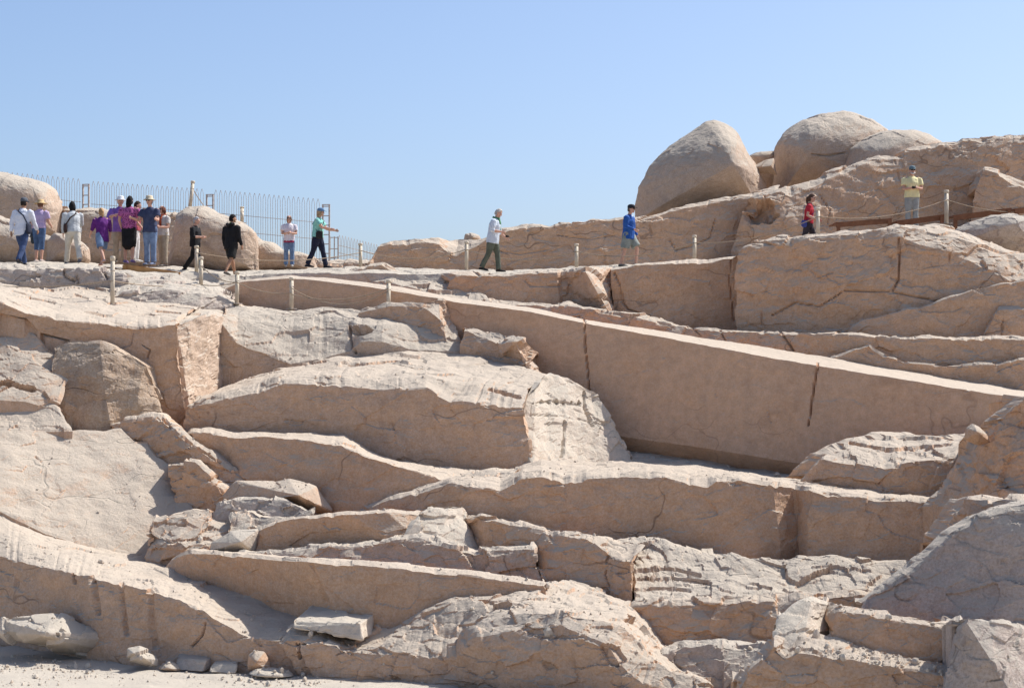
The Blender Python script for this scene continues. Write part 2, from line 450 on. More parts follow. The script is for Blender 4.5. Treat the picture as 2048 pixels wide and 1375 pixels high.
# ---- boulders behind the visitors at the left
boulder('boulder', 56, [(-60, 346), (0, 346), (33, 350), (72, 358), (92, 365), (107, 377), (116, 393), (125, 420), (122, 470), (60, 500), (-60, 500)], (70, 425), 1.2, label='big smooth boulder at the left edge below the fence', seed=11, p=3, q=2, fac=.5)
boulder('boulder', 53.5, [(-60, 432), (0, 433), (14, 440), (60, 455), (100, 470), (150, 485), (150, 545), (-60, 545)], (20, 485), .8, label='low wide boulder with a shaded underside behind the man in white', seed=12, p=2, q=1.6)
boulder('boulder', 56.5, [(120, 470), (130, 430), (126, 415), (150, 419), (175, 416), (203, 418), (240, 425), (330, 424), (375, 430), (380, 545), (120, 545)], (170, 450), .7, label='broken rock bank behind the group of visitors', seed=13, p=4, q=2, fac=1.6)
boulder('boulder', 52.5, [(92, 530), (95, 480), (110, 463), (140, 470), (165, 484), (178, 497), (181, 520), (170, 532)], (150, 495), .5, label='rounded boulder with a lit side behind the walking woman in grey', seed=14, p=2, q=1.8)
boulder('boulder', 53.5, [(338, 545), (350, 470), (358, 430), (375, 418), (412, 413), (428, 419), (440, 429), (462, 435), (482, 444), (504, 455), (513, 465), (517, 500), (517, 545)], (378, 470), .9, label='tall pale boulder behind the two visitors in black', seed=15, p=3, q=2, fac=.8)
boulder('boulder', 55, [(505, 545), (505, 465), (525, 480), (545, 484), (570, 500), (595, 504), (625, 511), (640, 545)], (530, 510), .7, label='low pale boulder behind the woman in a white T-shirt', seed=16, p=3, q=2, fac=.9)
ledge('rock_ledge', 56.5, [
    [(540, 550), (800, 552)],
    (.5, [(540, 525), (600, 520), (650, 524), (700, 522), (760, 528), (800, 535)]),
    (4, [(540, 518), (600, 513), (650, 517), (700, 517), (760, 522), (800, 531)])], ROCK, seed=17, jit=1, back=6, label='low stone rise under the fence behind the path')

# ---- path the visitors walk on, and the stone edge in front of it
ledge('path', 47, [
    [(-70, 575, 47), (230, 575, 47.4), (400, 575, 49.5), (480, 572, 50), (700, 568, 50), (960, 562, 50), (1225, 546, 49.6), (1480, 524, 49.6), (1640, 516, 49.6), (1800, 470, 51), (2060, 460, 51)],
    (None, [(-70, 536, 47.8), (130, 534, 47.8), (300, 547, 48.6), (400, 549, 49.8), (480, 549, 50.3), (640, 546, 50), (760, 546, 50), (960, 549, 50.2), (1110, 545, 50.2), (1260, 536, 50.2), (1400, 527, 50.2), (1480, 518, 50.2), (1640, 510, 50.2), (1800, 465, 51.6), (2060, 452, 51.6)]),
    (None, [(-70, 527, 53), (130, 525, 53), (300, 534, 52.5), (400, 537, 53), (480, 540, 53), (640, 535, 54), (760, 536, 54), (960, 541, 54), (1110, 538, 54), (1260, 531, 54), (1400, 524, 54), (1480, 514, 54), (1640, 505, 54), (1800, 458, 55), (2060, 446, 55)])],
    GROUND, jit=.6, fac=.35, seed=20, back=5, label='trodden stone path the visitors walk along')
ledge('rock_ledge', 47, [
    [(-70, 568, 46.3), (0, 562), (125, 566), (222, 560, 46.6), (250, 562)],
    (.3, [(-70, 540), (0, 537), (60, 536), (125, 535), (175, 541), (222, 545), (250, 551)]),
    (5, [(-70, 532), (0, 530), (60, 530), (125, 530), (175, 536), (222, 541), (250, 545)])],
    ROCK_G, seed=21, fac=1.2, jit=1.6, label='grey stone kerb of natural rock below the visitors at the left',
    cracks=[([(124, 532), (130, 552), (150, 562)], 4, .2), ([(205, 542), (215, 556)], 4, .2), ([(152, 552), (160, 572)], 4, .15)])
ledge('rock_ledge', 45.8, [
    [(218, 612, 45.3), (300, 617, 45.6), (400, 617, 46), (470, 612, 46.8)],
    (.6, [(226, 590), (247, 582), (300, 579), (345, 581), (400, 584), (440, 594), (466, 604)]),
    (None, [(222, 572, 46.4), (260, 566, 46.8), (300, 564, 47), (345, 566, 47.2), (400, 572, 47.4), (440, 584, 47.4), (470, 598, 47.6)]),
    (None, [(222, 560, 47.4), (260, 556, 48), (300, 554, 48.6), (345, 554, 49), (400, 557, 49.8), (440, 566, 49.6), (474, 590, 48)])],
    ROCK_G, seed=19, jit=1, fac=1.0, label='low grey rock face behind the nearest post at the left')
# ---- stepped rock between path and obelisk
ledge('rock_ledge', 50, [
    [(640, 570, 51.5), (700, 566, 50.8), (800, 556, 50.8)],
    (.15, [(640, 552), (690, 547), (739, 534), (763, 531), (797, 549)]),
    (3, [(640, 546), (692, 541), (739, 530), (766, 527), (803, 545)])], ROCK, seed=22, jit=1, label='small ridge of rock beside the path above the obelisk tip')
ledge('rock_ledge', 50, [
    [(705, 574, 50.2), (802, 588, 49.6), (881, 603, 49.1), (985, 622, 48.7)],
    (.1, [(712, 556), (771, 563), (802, 573), (881, 590), (980, 606)]),
    (2.2, [(720, 552), (771, 550), (843, 552), (912, 556), (952, 577), (976, 602)])], RUBBLE, seed=23, fac=1.0, amp=1.0, jit=1.2, back=2.5,
    label='broken sunlit steps of rock above the narrow end of the obelisk')
ledge('rock_terrace', 49, [
    [(895, 580, 49.5), (950, 582), (972, 608), (1024, 612), (1119, 614, 49.2), (1132, 614, 49.4)],
    (.1, [(902, 560), (914, 552), (965, 550), (1005, 551), (1060, 546), (1100, 545), (1126, 545)]),
    (4, [(880, 549), (930, 542), (965, 546), (1005, 547), (1060, 541), (1100, 541), (1126, 540)])],
    ROCK_B, seed=24, jit=1.2, fac=.5, big=.6, label='flat shaded rock face under the path in the middle',
    cracks=[([(1050, 560), (1060, 570), (1119, 571)], 3, .1)])
ledge('rock_terrace', 49, [
    [(1119, 614, 49.3), (1150, 614, 49.3), (1222, 628, 48.2), (1244, 626, 49.5)],
    (.15, [(1122, 546), (1132, 544), (1172, 543), (1221, 539)]),
    (4, [(1122, 541), (1132, 540), (1172, 537), (1224, 535)])],
    ROCK, seed=25, jit=1.0, fac=1.0, back=3, label='rock buttress with a bright slanting side below the path')
ledge('rock_terrace', 48.6, [
    [(1226, 626, 48.9), (1251, 622), (1304, 640, 48.6), (1365, 648), (1389, 656), (1485, 664, 48.4)],
    (.1, [(1222, 540), (1277, 532), (1324, 528), (1385, 527), (1426, 525), (1446, 518), (1485, 514)]),
    (4, [(1222, 536), (1277, 528), (1324, 524), (1362, 519), (1390, 516), (1420, 521), (1446, 513), (1485, 510)])],
    ROCK_B, seed=26, jit=1.0, fac=.35, big=.6, back=4, label='smooth brown rock face below the man in blue',
    cracks=[([(1228, 545), (1240, 572), (1244, 604), (1256, 618), (1300, 632)], 3.5, .15), ([(1462, 520), (1460, 560), (1468, 640)], 4, .12)])
ledge('rock_terrace', 47, [
    [(1472, 668, 46.9), (1564, 668, 46.7), (1697, 677, 46.2), (1821, 684, 45.8), (1962, 680, 45.5), (2060, 688, 45.3)],
    (.16, [(1476, 512), (1484, 496), (1510, 490), (1583, 490), (1632, 475), (1695, 477), (1747, 477), (1799, 474), (1856, 494), (1899, 505), (1948, 522), (2000, 553), (2060, 592)]),
    (.9, [(1478, 505), (1486, 490), (1512, 484), (1583, 482), (1632, 470), (1697, 468), (1750, 461), (1799, 456), (1850, 458), (1900, 470), (1950, 487), (2000, 505), (2060, 516)]),
    (5, [(1480, 502), (1490, 487), (1515, 481), (1583, 478), (1632, 466), (1697, 463), (1750, 456), (1795, 450), (1850, 450), (1905, 461), (1955, 478), (2005, 495), (2060, 506)])],
    ROCK_B, seed=27, jit=1.2, fac=.75, back=1.2, label='massive brown rock wall below the wooden walkway',
    cracks=[([(1798, 475), (1799, 520), (1796, 560), (1785, 580)], 4, .18), ([(1545, 630), (1590, 605), (1640, 612), (1690, 580), (1790, 584), (1880, 603)], 3.2, .14), ([(1620, 540), (1635, 555), (1665, 545)], 2.5, .08), ([(1520, 600), (1524, 650)], 2.5, .08), ([(1900, 505), (1895, 540)], 2.5, .1)])
ledge('rock_terrace', 46, [
    [(1690, 678, 45.9), (1821, 684, 45.5), (1962, 680, 45.2), (2060, 690, 45)],
    (.12, [(1700, 662), (1726, 640), (1790, 625), (1870, 608), (1905, 594), (1960, 575), (2060, 560)]),
    (1.2, [(1700, 660), (1726, 637), (1790, 622), (1870, 605), (1905, 591), (1960, 572), (2060, 556)])],
    ROCK_B, seed=28, jit=.8, fac=.5, label='leaning rock slab with a thin bright edge in the right wall')
ledge('rock_terrace', 45, [
    [(1962, 682, 44.9), (2003, 684, 44.9), (2060, 690, 44.8)],
    (.2, [(1968, 664), (1997, 622), (2028, 618), (2060, 616)]),
    (1.5, [(1972, 660), (2000, 614), (2028, 611), (2060, 609)])], ROCK_B, seed=29, jit=.8, fac=.6, label='block of rock at the right edge in the wall', cracks=[([(2005, 640), (2002, 690)], 3, .1)])
ledge('rock_terrace', 46, [
    [(870, 610, 49.0), (971, 620, 48.4), (1060, 634, 48), (1200, 660, 47.2), (1345, 690, 46.5)],
    (.15, [(884, 595), (971, 606), (1060, 612), (1110, 613), (1150, 617), (1198, 624), (1279, 638), (1345, 655)]),
    (4, [(890, 588), (972, 600), (1060, 606), (1119, 606), (1150, 610), (1222, 620), (1279, 631), (1345, 647)])],
    ROCK, seed=30, jit=1.5, fac=1.0, label='thin sunlit rock shelf just behind the obelisk')
ledge('rock_terrace', 46, [
    [(1195, 664, 47.3), (1432, 706, 45.8), (1668, 740, 44.6), (1846, 770, 43.8), (2060, 812, 43)],
    (.12, [(1240, 628), (1304, 641), (1389, 655), (1465, 662), (1564, 663), (1697, 672), (1821, 680), (1962, 677), (2060, 684)]),
    (4, [(1244, 624), (1304, 638), (1389, 652), (1465, 658), (1564, 659), (1697, 668), (1821, 675), (1962, 671), (2060, 679)])],
    ROCK_B, seed=31, jit=1.2, fac=.7, label='lower band of brown rock right behind the obelisk',
    cracks=[([(1440, 660), (1455, 690)], 3, .12), ([(1560, 662), (1580, 690), (1590, 706)], 3.5, .15), ([(1385, 655), (1400, 670)], 3, .1)])
ledge('rock_terrace', 44, [
    [(1655, 740, 44.3), (1850, 772, 43.3), (2060, 815, 42.5)],
    (.1, [(1660, 720), (1700, 703), (1738, 688), (1752, 700), (1800, 722), (1850, 728), (1891, 732), (1990, 730), (2060, 716)]),
    (1.5, [(1660, 716), (1700, 699), (1740, 683), (1754, 695), (1800, 718), (1850, 724), (1891, 728), (1990, 727), (2060, 713)])],
    ROCK_B, seed=32, jit=.8, fac=.6, label='pointed rock slab edge rising behind the obelisk')

# ---- the obelisk
def od(x, add=0.0): return 1.0 / (.02062 + .00438 * (x - 480) / 1568.0) + add
def ob(line, add): return [(x, y, od(x, add)) for x, y in line]
ob_crest = [(425, 590), (480, 565), (530, 560), (580, 556), (645, 562), (700, 568), (802, 584), (904, 603), (985, 613), (1060, 624), (1200, 652), (1382, 685), (1560, 719), (1635, 731), (1780, 755), (2048, 798), (2120, 810)]
ob_back = [(430, 584), (482, 560), (530, 555), (580, 550), (645, 555), (700, 560), (802, 574), (904, 593), (985, 604), (1060, 615), (1200, 643), (1382, 671), (1560, 699), (1635, 711), (1780, 734), (2048, 778), (2120, 789)]
ledge('obelisk', 45, [
    ob([(415, 650), (900, 800), (1245, 908), (1386, 924), (1490, 940), (1593, 957), (2120, 1010)], .45),
    (None, ob([(415, 640), (900, 775), (1245, 872), (1386, 892), (1490, 908), (1593, 926), (2120, 965)], 0)),
    (None, ob(ob_crest, .22)),
    (None, [(x, y, od(x, 1.0 + 2.0 * max(0, x - 450) / 1568.0)) for x, y in ob_back])],
    ROCK_O, kind='thing', cat='obelisk', label='huge unfinished granite obelisk lying tilted in its quarry bed', amp=.8, fac=.12, big=.3, jit=.9, back=.15, skirt=1.0, seed=33, cell=3.0,
    cracks=[([(1169, 640), (1170, 690), (1175, 740), (1178, 785)], 3.3, .2), ([(1636, 726), (1630, 760), (1624, 800), (1617, 850)], 3.5, .2), ([(1535, 822), (1543, 845)], 3, .05), ([(1430, 782), (1434, 792)], 3, .05)])
ledge('quarry_trench', 42, [
    [(1235, 945, 41), (1400, 955, 40), (1620, 985, 38.6)],
    (None, [(1235, 930, 42.5), (1400, 940, 42), (1620, 965, 40.6)]),
    (None, [(1235, 898, 44.6), (1386, 915, 43.9), (1490, 932, 43.3), (1620, 952, 42.6)])],
    GROUND, seed=34, jit=1, fac=.6, label='shaded trench floor at the foot of the obelisk')

# ---- left rock mass, from the top down
ledge('rock_mass', 41, [
    [(-70, 612, 40.6), (0, 628, 40.7), (51, 640, 40.8), (95, 677, 41), (150, 684, 41.1), (215, 692, 41.3), (290, 732, 41.5), (318, 804, 41.7), (375, 875, 42)],
    (-.22, [(-70, 588), (0, 605), (51, 626), (95, 634), (150, 644), (212, 648), (270, 653), (325, 651), (352, 649)]),
    (None, [(-70, 580, 41.6), (0, 595, 41.6), (51, 610, 41.8), (95, 621, 42.0), (150, 629, 42.3), (212, 630, 43), (270, 632, 43.2), (325, 632, 43.6), (354, 640, 43)]),
    (None, [(-70, 556, 47.5), (0, 556, 47.5), (51, 560, 47.5), (95, 563, 47.5), (150, 565, 47.3), (212, 580, 46.6), (270, 600, 46), (325, 608, 46), (400, 612, 46)])],
    ROCK, seed=40, jit=1.6, fac=.45, amp=.9, label='sunlit upper rock mass at the left with an overhanging brown edge',
    cracks=[([(0, 628), (51, 638), (79, 667), (137, 681)], 4, .2), ([(313, 622), (360, 626)], 3.5, .2), ([(60, 595), (110, 606)], 3, .12), ([(80, 575), (105, 582)], 3, .12), ([(150, 588), (175, 597)], 3, .12), ([(25, 582), (60, 590)], 2.5, .1), ([(285, 690), (300, 700), (295, 715)], 3, .1)])
ledge('rock_mass', 42, [
    [(366, 876, 42), (381, 815, 42.1), (404, 816, 43.2), (410, 803, 43.6), (450, 790, 45.1)],
    (.12, [(340, 652), (353, 649), (417, 629), (425, 630), (448, 634)]),
    (None, [(340, 640, 43), (356, 641, 43.2), (418, 624, 45.4), (426, 625, 45.5), (448, 628, 46)]),
    (None, [(340, 615, 46), (360, 615, 46), (418, 612, 47), (426, 612, 47), (450, 612, 47.6)])],
    RUBBLE, seed=41, jit=1.0, fac=.5, big=.6, back=2, label='upright rock pillar with a bright side and a dark cleft beside it')
ledge('rock_mass', 45.8, [
    [(440, 740, 44.9), (475, 736, 44.8), (543, 732, 44.7), (583, 731, 44.6), (650, 718, 44.7), (702, 713, 44.8), (725, 710, 44.8), (767, 708, 44.7), (819, 706, 44.8), (925, 714, 45)],
    (.02, [(442, 645), (473, 686), (543, 709), (581, 727), (646, 715), (700, 700), (720, 684), (764, 682), (819, 697), (925, 705)]),
    (1.3, [(443, 634), (475, 628), (543, 628), (590, 630), (650, 628), (700, 640), (722, 655), (768, 650), (819, 643), (912, 655)]),
    (3, [(444, 630), (475, 621), (543, 620), (590, 622), (650, 620), (700, 622), (722, 627), (768, 625), (819, 630), (890, 640)]),
    (None, [(450, 612, 46.8), (480, 608, 47), (543, 612, 47), (590, 617, 47), (650, 617, 46.8), (700, 616, 46.6), (722, 619, 46.6), (768, 619, 46.6), (819, 626, 46.4), (880, 636, 46)])],
    RUBBLE, seed=42, jit=1.0, fac=.55, amp=1.0, back=2, label='sunlit sloping rock cap above the dark overhang in the middle',
    cracks=[([(699, 652), (703, 690), (712, 706)], 4, .25)], pits=[(722, 660, 20, 10, .35)])
ledge('rock_mass', 47.6, [
    [(712, 650, 46.0), (790, 668, 45.7), (850, 690, 45.5), (900, 714, 45.2), (926, 716, 45.7)],
    (.1, [(718, 626), (781, 613), (846, 610), (884, 641), (903, 690)]),
    (1.4, [(722, 622), (783, 607), (850, 604), (880, 602), (926, 672)]),
    (1.5, [(722, 620), (783, 605), (850, 602), (886, 600), (928, 660)])],
    ROCK, seed=43, jit=1.0, fac=.8, back=.8, label='dark hump of rock in front of the obelisk with a lit right end')
ledge('rock_mass', 46, [
    [(926, 695, 44.8), (969, 711, 44.5), (1020, 728, 44), (1060, 741, 43.5), (1080, 742, 44)],
    (.12, [(928, 660), (972, 676), (1004, 690), (1030, 684), (1062, 720)]),
    (2, [(928, 653), (972, 661), (1010, 667), (1044, 678), (1077, 706)])],
    ROCK, seed=44, jit=1.2, fac=1.1, back=.8, label='tilted slab resting in front of the obelisk above the quarried face')
ledge('rock_mass', 41, [
    [(366, 868, 41.2), (440, 868, 41), (513, 868, 41), (600, 868, 41), (680, 868, 40.9), (722, 890, 40.8), (791, 922, 40.6), (873, 938, 40.5), (960, 944, 40.4), (1030, 942, 40.4), (1066, 928, 40.5)],
    (.08, [(372, 812), (415, 806), (505, 790), (560, 771), (640, 768), (700, 772), (771, 778), (853, 776), (900, 805), (985, 808), (1046, 815)]),
    (2.2, [(378, 806), (412, 797), (510, 772), (560, 757), (640, 756), (700, 757), (771, 756), (853, 752), (930, 770), (990, 772), (1056, 780)]),
    (None, [(400, 792, 42.8), (446, 772, 43.6), (520, 752, 44.2), (600, 728, 44.8), (661, 714, 45), (720, 706, 45.1), (800, 703, 45.1), (880, 705, 45.2), (966, 706, 44.8), (1058, 736, 43.6), (1099, 750, 43.2)])],
    ROCK, seed=45, jit=2.0, fac=.5, amp=.9, label='great central rock mass with a shaded front and a sunlit top',
    cracks=[([(448, 738), (520, 738), (590, 730), (650, 722)], 4, .25), ([(450, 752), (500, 750), (560, 738)], 3.5, .2), ([(700, 730), (790, 722), (846, 735)], 4, .2), ([(980, 778), (1040, 795)], 5, .2), ([(785, 845), (790, 870)], 2.5, .06)])
ledge('rock_mass', 43.5, [
    [(745, 746, 43.4), (819, 757, 42.8), (867, 763, 42.6), (935, 772, 42.4)],
    (.1, [(752, 737), (791, 727), (846, 737), (890, 750), (933, 767)]),
    (3, [(752, 733), (793, 722), (850, 731), (894, 745), (935, 763)])],
    ROCK, seed=46, jit=.8, fac=.7, label='thin curved rock layer on top of the central mass')
ledge('quarried_face', 41, [
    [(1040, 890, 40.6), (1066, 928, 40.4), (1100, 932, 40.9), (1132, 932, 41.3), (1180, 930, 42.1), (1268, 926, 42.9)],
    (.85, [(1050, 800), (1072, 770), (1099, 756), (1133, 762), (1190, 800), (1262, 916)]),
    (.8, [(1054, 790), (1076, 758), (1099, 748), (1136, 755), (1197, 792), (1266, 912)])],
    ROCK_P, seed=47, jit=1.0, fac=.6, big=.6, back=1.5, label='pale freshly broken rock face at the right end of the central mass',
    cracks=[([(1130, 842), (1128, 880), (1124, 912)], 5, .2), ([(1168, 785), (1170, 815), (1185, 850)], 5, .2), ([(1065, 806), (1110, 803), (1160, 810)], 3, .08), ([(1060, 830), (1120, 832), (1210, 850)], 3, .05)],
    pits=[(1083 + 15 * i, 804 + (i % 2), 2.6, 4, .2) for i in range(6)])
# ---- left slabs
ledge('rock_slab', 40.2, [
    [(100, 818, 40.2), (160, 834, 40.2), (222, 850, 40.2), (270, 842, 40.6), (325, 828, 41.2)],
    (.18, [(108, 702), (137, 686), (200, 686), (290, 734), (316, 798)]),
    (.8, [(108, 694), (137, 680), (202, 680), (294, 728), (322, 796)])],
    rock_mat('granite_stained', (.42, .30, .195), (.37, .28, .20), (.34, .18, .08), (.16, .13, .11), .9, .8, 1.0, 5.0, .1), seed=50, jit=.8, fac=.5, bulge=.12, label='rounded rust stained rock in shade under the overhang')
ledge('rock_slab', 39.6, [
    [(-70, 800, 39.2), (0, 800, 39.4), (51, 803, 39.5), (112, 820, 39.6)],
    (1.0, [(-70, 690), (0, 705), (62, 730), (136, 748)]),
    (1.1, [(-70, 606), (0, 630), (79, 677), (128, 726)])],
    ROCK, seed=51, jit=1.4, fac=.6, amp=.9, label='upper sunlit rock slab at the left edge', cracks=[([(-20, 770), (10, 764), (40, 772), (66, 777)], 9, .5)])
ledge('rock_slab', 39, [
    [(-70, 868, 38.8), (0, 862, 38.9), (60, 864, 39), (142, 862, 39.1)],
    (1.2, [(-70, 796), (0, 793), (51, 797), (115, 815)])],
    ROCK, seed=52, jit=1.4, fac=.5, amp=.9, label='middle sunlit rock slab at the left edge')
ledge('rock_slab', 37, [
    [(-70, 1000, 36.6), (0, 1022, 36.7), (89, 1066, 36.8), (191, 1098, 37.0), (294, 1116, 37.2), (345, 1112, 37.4), (400, 1062, 37.8)],
    (1.25, [(-70, 862), (0, 860), (140, 860), (185, 864), (240, 857), (268, 880), (298, 880), (312, 912), (336, 928), (353, 965), (374, 1005), (402, 1034)])],
    ROCK, seed=53, jit=1.4, fac=.2, amp=.8, big=1.0, back=2.0, label='big smooth sunlit rock slab sloping at the left', cracks=[([(70, 912), (84, 925), (82, 945)], 2.5, .05)])
ledge('rock_ledge', 39.4, [
    [(228, 872, 40), (267, 890, 39.8), (311, 920, 39.6), (345, 940, 39.4), (395, 940, 39.2), (470, 1000, 38.8)],
    (.35, [(222, 852), (270, 842), (316, 834), (342, 854), (375, 882), (495, 962)]),
    (2, [(222, 848), (270, 838), (318, 826), (345, 848), (380, 874), (500, 955)])],
    ROCK_B, seed=54, jit=1.5, fac=1.2, label='broken brown rock in shade between slab and rounded ledge',
    cracks=[([(325, 835), (345, 858), (373, 880), (411, 906), (440, 925)], 4, .2)], pits=[])
ledge('rock_ledge', 38.5, [
    [(350, 1010, 38.7), (400, 1030, 38.4), (432, 1027, 38.2), (470, 1010, 38.3)],
    (.15, [(334, 930), (393, 930), (416, 950), (450, 985)]),
    (2, [(335, 926), (393, 925), (420, 944), (455, 980)])],
    ROCK_B, seed=55, jit=1.5, fac=1.6, label='dark slab standing beside the big sunlit slab')
ledge('rock_ledge', 38.5, [
    [(366, 880, 40), (410, 910, 39.8), (461, 937, 39.4), (489, 962, 39), (560, 970, 38.7), (645, 1000, 38.2), (714, 1022, 37.9), (766, 1004, 37.9), (849, 990, 37.9), (915, 974, 37.95)],
    (.08, [(378, 866), (420, 866), (458, 874), (513, 871), (600, 880), (685, 888), (722, 903), (764, 921), (810, 937), (905, 964)]),
    (None, [(380, 860, 41), (420, 856, 41.2), (470, 864, 41.2), (530, 865, 41.2), (620, 863, 41.2), (690, 866, 41.2), (737, 898, 41), (791, 917, 40.9), (873, 936, 40.7), (1010, 940, 40.5)])],
    ROCK_B, seed=56, jit=1.4, fac=.35, label='long rounded brown ledge with a bright curving crest', cracks=[([(380, 870), (411, 906), (450, 930), (470, 950), (490, 962)], 5, .2)])
ledge('rock_ledge', 38, [
    [(860, 985, 38.4), (940, 985, 38), (1060, 975, 37.8)],
    (.2, [(868, 958), (910, 962), (960, 957), (1030, 948)]),
    (3, [(872, 950), (910, 952), (950, 944), (1040, 936)])], ROCK, seed=57, jit=1.5, fac=1, back=2, label='narrow bright shelf below the central rock mass')
ledge('rock_ledge', 36, [
    [(700, 1030, 37.8), (790, 1032, 37.2), (842, 1030, 36.9), (930, 1042, 36.4), (1000, 1055, 36.3), (1118, 1080, 36), (1300, 1092, 35.8), (1386, 1103, 35.6), (1490, 1110, 35.5), (1560, 1104, 35.6), (1600, 1095, 35.9), (1614, 1125, 35), (1676, 1128, 34.9), (1780, 1122, 34.7), (1886, 1115, 34.5)],
    (.12, [(716, 1018), (780, 1000), (842, 986), (904, 970), (935, 974), (1001, 981), (1042, 957), (1084, 955), (1132, 965), (1256, 951), (1324, 956), (1382, 968), (1415, 974), (1432, 964), (1477, 959), (1552, 971), (1614, 979), (1664, 988), (1755, 1000), (1888, 1004)]),
    (3, [(718, 1014), (780, 994), (842, 978), (904, 962), (940, 962), (1000, 968), (1046, 946), (1084, 944), (1132, 952), (1256, 941), (1324, 946), (1382, 957), (1430, 956), (1477, 951), (1552, 963), (1614, 971), (1664, 981), (1755, 993), (1888, 997)]),
    (None, [(724, 1010, 38.4), (780, 992, 38.6), (842, 975, 38.8), (904, 960, 39), (960, 950, 39.4), (1015, 941, 39.6), (1049, 927, 39.8), (1084, 919, 40), (1115, 924, 40), (1256, 924, 40), (1324, 929, 40), (1407, 938, 39.6), (1480, 945, 39.2), (1552, 952, 38.8), (1600, 958, 38.4), (1664, 972, 38), (1755, 986, 37.6), (1888, 992, 37.4)])],
    ROCK_B, seed=58, jit=1.6, fac=.4, label='long brown rock wall with a bright crest in the lower middle',
    cracks=[  ([(1870, 1004), (1882, 1060)], 4, .2)])
ledge('rock_slab', 37.2, [
    [(1588, 978, 38.2), (1640, 990, 37.0), (1738, 1004, 36.7), (1846, 1006, 36.5), (1945, 994, 36.5), (2060, 984, 36.5)],
    (.15, [(1598, 962), (1645, 918), (1738, 930), (1792, 936), (1870, 920), (2060, 900)]),
    (3.0, [(1602, 956), (1648, 910), (1720, 908), (1800, 915), (1880, 902), (2060, 880)]),
    (3.5, [(1606, 953), (1650, 904), (1720, 876), (1790, 867), (1920, 866), (2060, 850)])],
    ROCK, seed=59, jit=1.4, fac=.9, amp=1, back=2, label='flat topped bright slab of rock at the right in front of the obelisk',
    cracks=[([(1700, 885), (1780, 900), (1900, 888)], 5, .2)])
ledge('rock_slab', 33, [
    [(1850, 1012, 34.6), (1990, 1012, 32.6), (2060, 1005, 32.2)],
    (.3, [(1944, 885), (2000, 838), (2060, 792)]),
    (1, [(1946, 880), (2002, 832), (2060, 786)])], ROCK_B, seed=60, jit=1.5, fac=1.3, label='dark sloping rock at the right edge in front of the obelisk end')

# ---- lower middle steps
ledge('rock_ledge', 37.2, [
    [(425, 1050, 37), (520, 1056, 37), (640, 1050, 37)],
    (.4, [(440, 1012), (475, 996), (515, 993), (568, 1002), (625, 1024)]),
    (3, [(440, 1010), (475, 991), (515, 988), (568, 997), (630, 1021)])], ROCK_G, seed=61, jit=1.2, fac=1.2, label='grey shaded rock in the hollow under the angular block')
boulder('angular_block', 38.0, [(432, 1014), (455, 985), (474, 963), (547, 960), (578, 955), (605, 962), (632, 971), (646, 993), (664, 1022), (620, 1022), (565, 1003), (513, 995), (470, 997)], (606, 985), .75, mat=ROCK, cat='rock', p=1.15, q=1.2, rough=.3, fac=1.0, seed=62, label='angular block with a bright right end lying under the rounded ledge')
ledge('gravel_slope', 36.6, [
    [(455, 1062, 36.4), (545, 1060, 36.4), (620, 1048, 36.6)],
    (1.3, [(462, 1024), (500, 1017), (535, 1032), (615, 1036)])], RUBBLE, seed=63, jit=1.5, fac=1.2, amp=2, label='small spill of gravel between the blocks')
ledge('rock_slab', 36, [
    [(292, 1118, 36.3), (338, 1124, 36.1), (372, 1112, 36), (416, 1110, 36.1)],
    (.15, [(296, 1057), (353, 1086), (372, 1101), (414, 1103)]),
    (1.7, [(299, 1048), (311, 1034), (345, 1027), (390, 1021), (458, 1025), (468, 1056)])],
    ROCK, seed=64, jit=1.2, fac=1.5, back=.8, label='split slab with a bright top beside the big left slab', cracks=[([(330, 1046), (375, 1050)], 3, .1), ([(360, 1080), (400, 1078)], 3, .1)])
boulder('angular_block', 35.7, [(418, 1102), (421, 1084), (461, 1061), (484, 1059), (517, 1057), (509, 1104), (496, 1107), (455, 1106)], (490, 1078), .5, mat=ROCK_P, cat='rock', p=1.15, q=1.2, rough=.2, fac=.6, seed=65, label='small angular block with a bright right side at the end of a step')
ledge('rock_step', 35.2, [
    [(505, 1112, 35.6), (600, 1108, 35.4), (704, 1098, 35.2), (797, 1088, 35), (830, 1070, 35.1), (866, 1056, 35.4)],
    (.14, [(520, 1058), (554, 1043), (615, 1036), (700, 1028), (773, 1024), (842, 1028)]),
    (4, [(522, 1052), (556, 1038), (615, 1031), (700, 1022), (773, 1018), (844, 1020)])], ROCK_B, seed=66, jit=1.2, fac=.4, big=.6, label='smooth brown rock step in the lower middle, uppermost of three')
ledge('rock_step', 35.2, [
    [(790, 1096, 34.6), (830, 1092, 34.7), (876, 1100, 34.8), (946, 1114, 35.1), (1014, 1108, 36)],
    (1.0, [(842, 1028), (868, 1018), (901, 1010), (926, 1018), (944, 1062)]),
    (2, [(846, 1022), (872, 1012), (903, 1006), (928, 1014), (948, 1058)])], ROCK_P, seed=67, jit=1.4, fac=.7, back=.6, label='bright tilted facet at the right end of the uppermost step')
ledge('rock_step', 34.4, [
    [(425, 1122, 35), (600, 1122, 34.4), (773, 1134, 34.2), (946, 1148, 34), (1082, 1166, 33.8)],
    (.25, [(478, 1108), (600, 1101), (704, 1091), (797, 1083), (828, 1076), (880, 1090), (946, 1106), (1000, 1102), (1068, 1098)]),
    (2.5, [(480, 1103), (600, 1095), (704, 1084), (800, 1076), (830, 1066), (884, 1080), (950, 1098), (1000, 1096), (1066, 1092)])],
    RUBBLE, seed=68, jit=1.6, fac=1.1, amp=1.4, label='rough broken rock step in the lower middle, second of three')
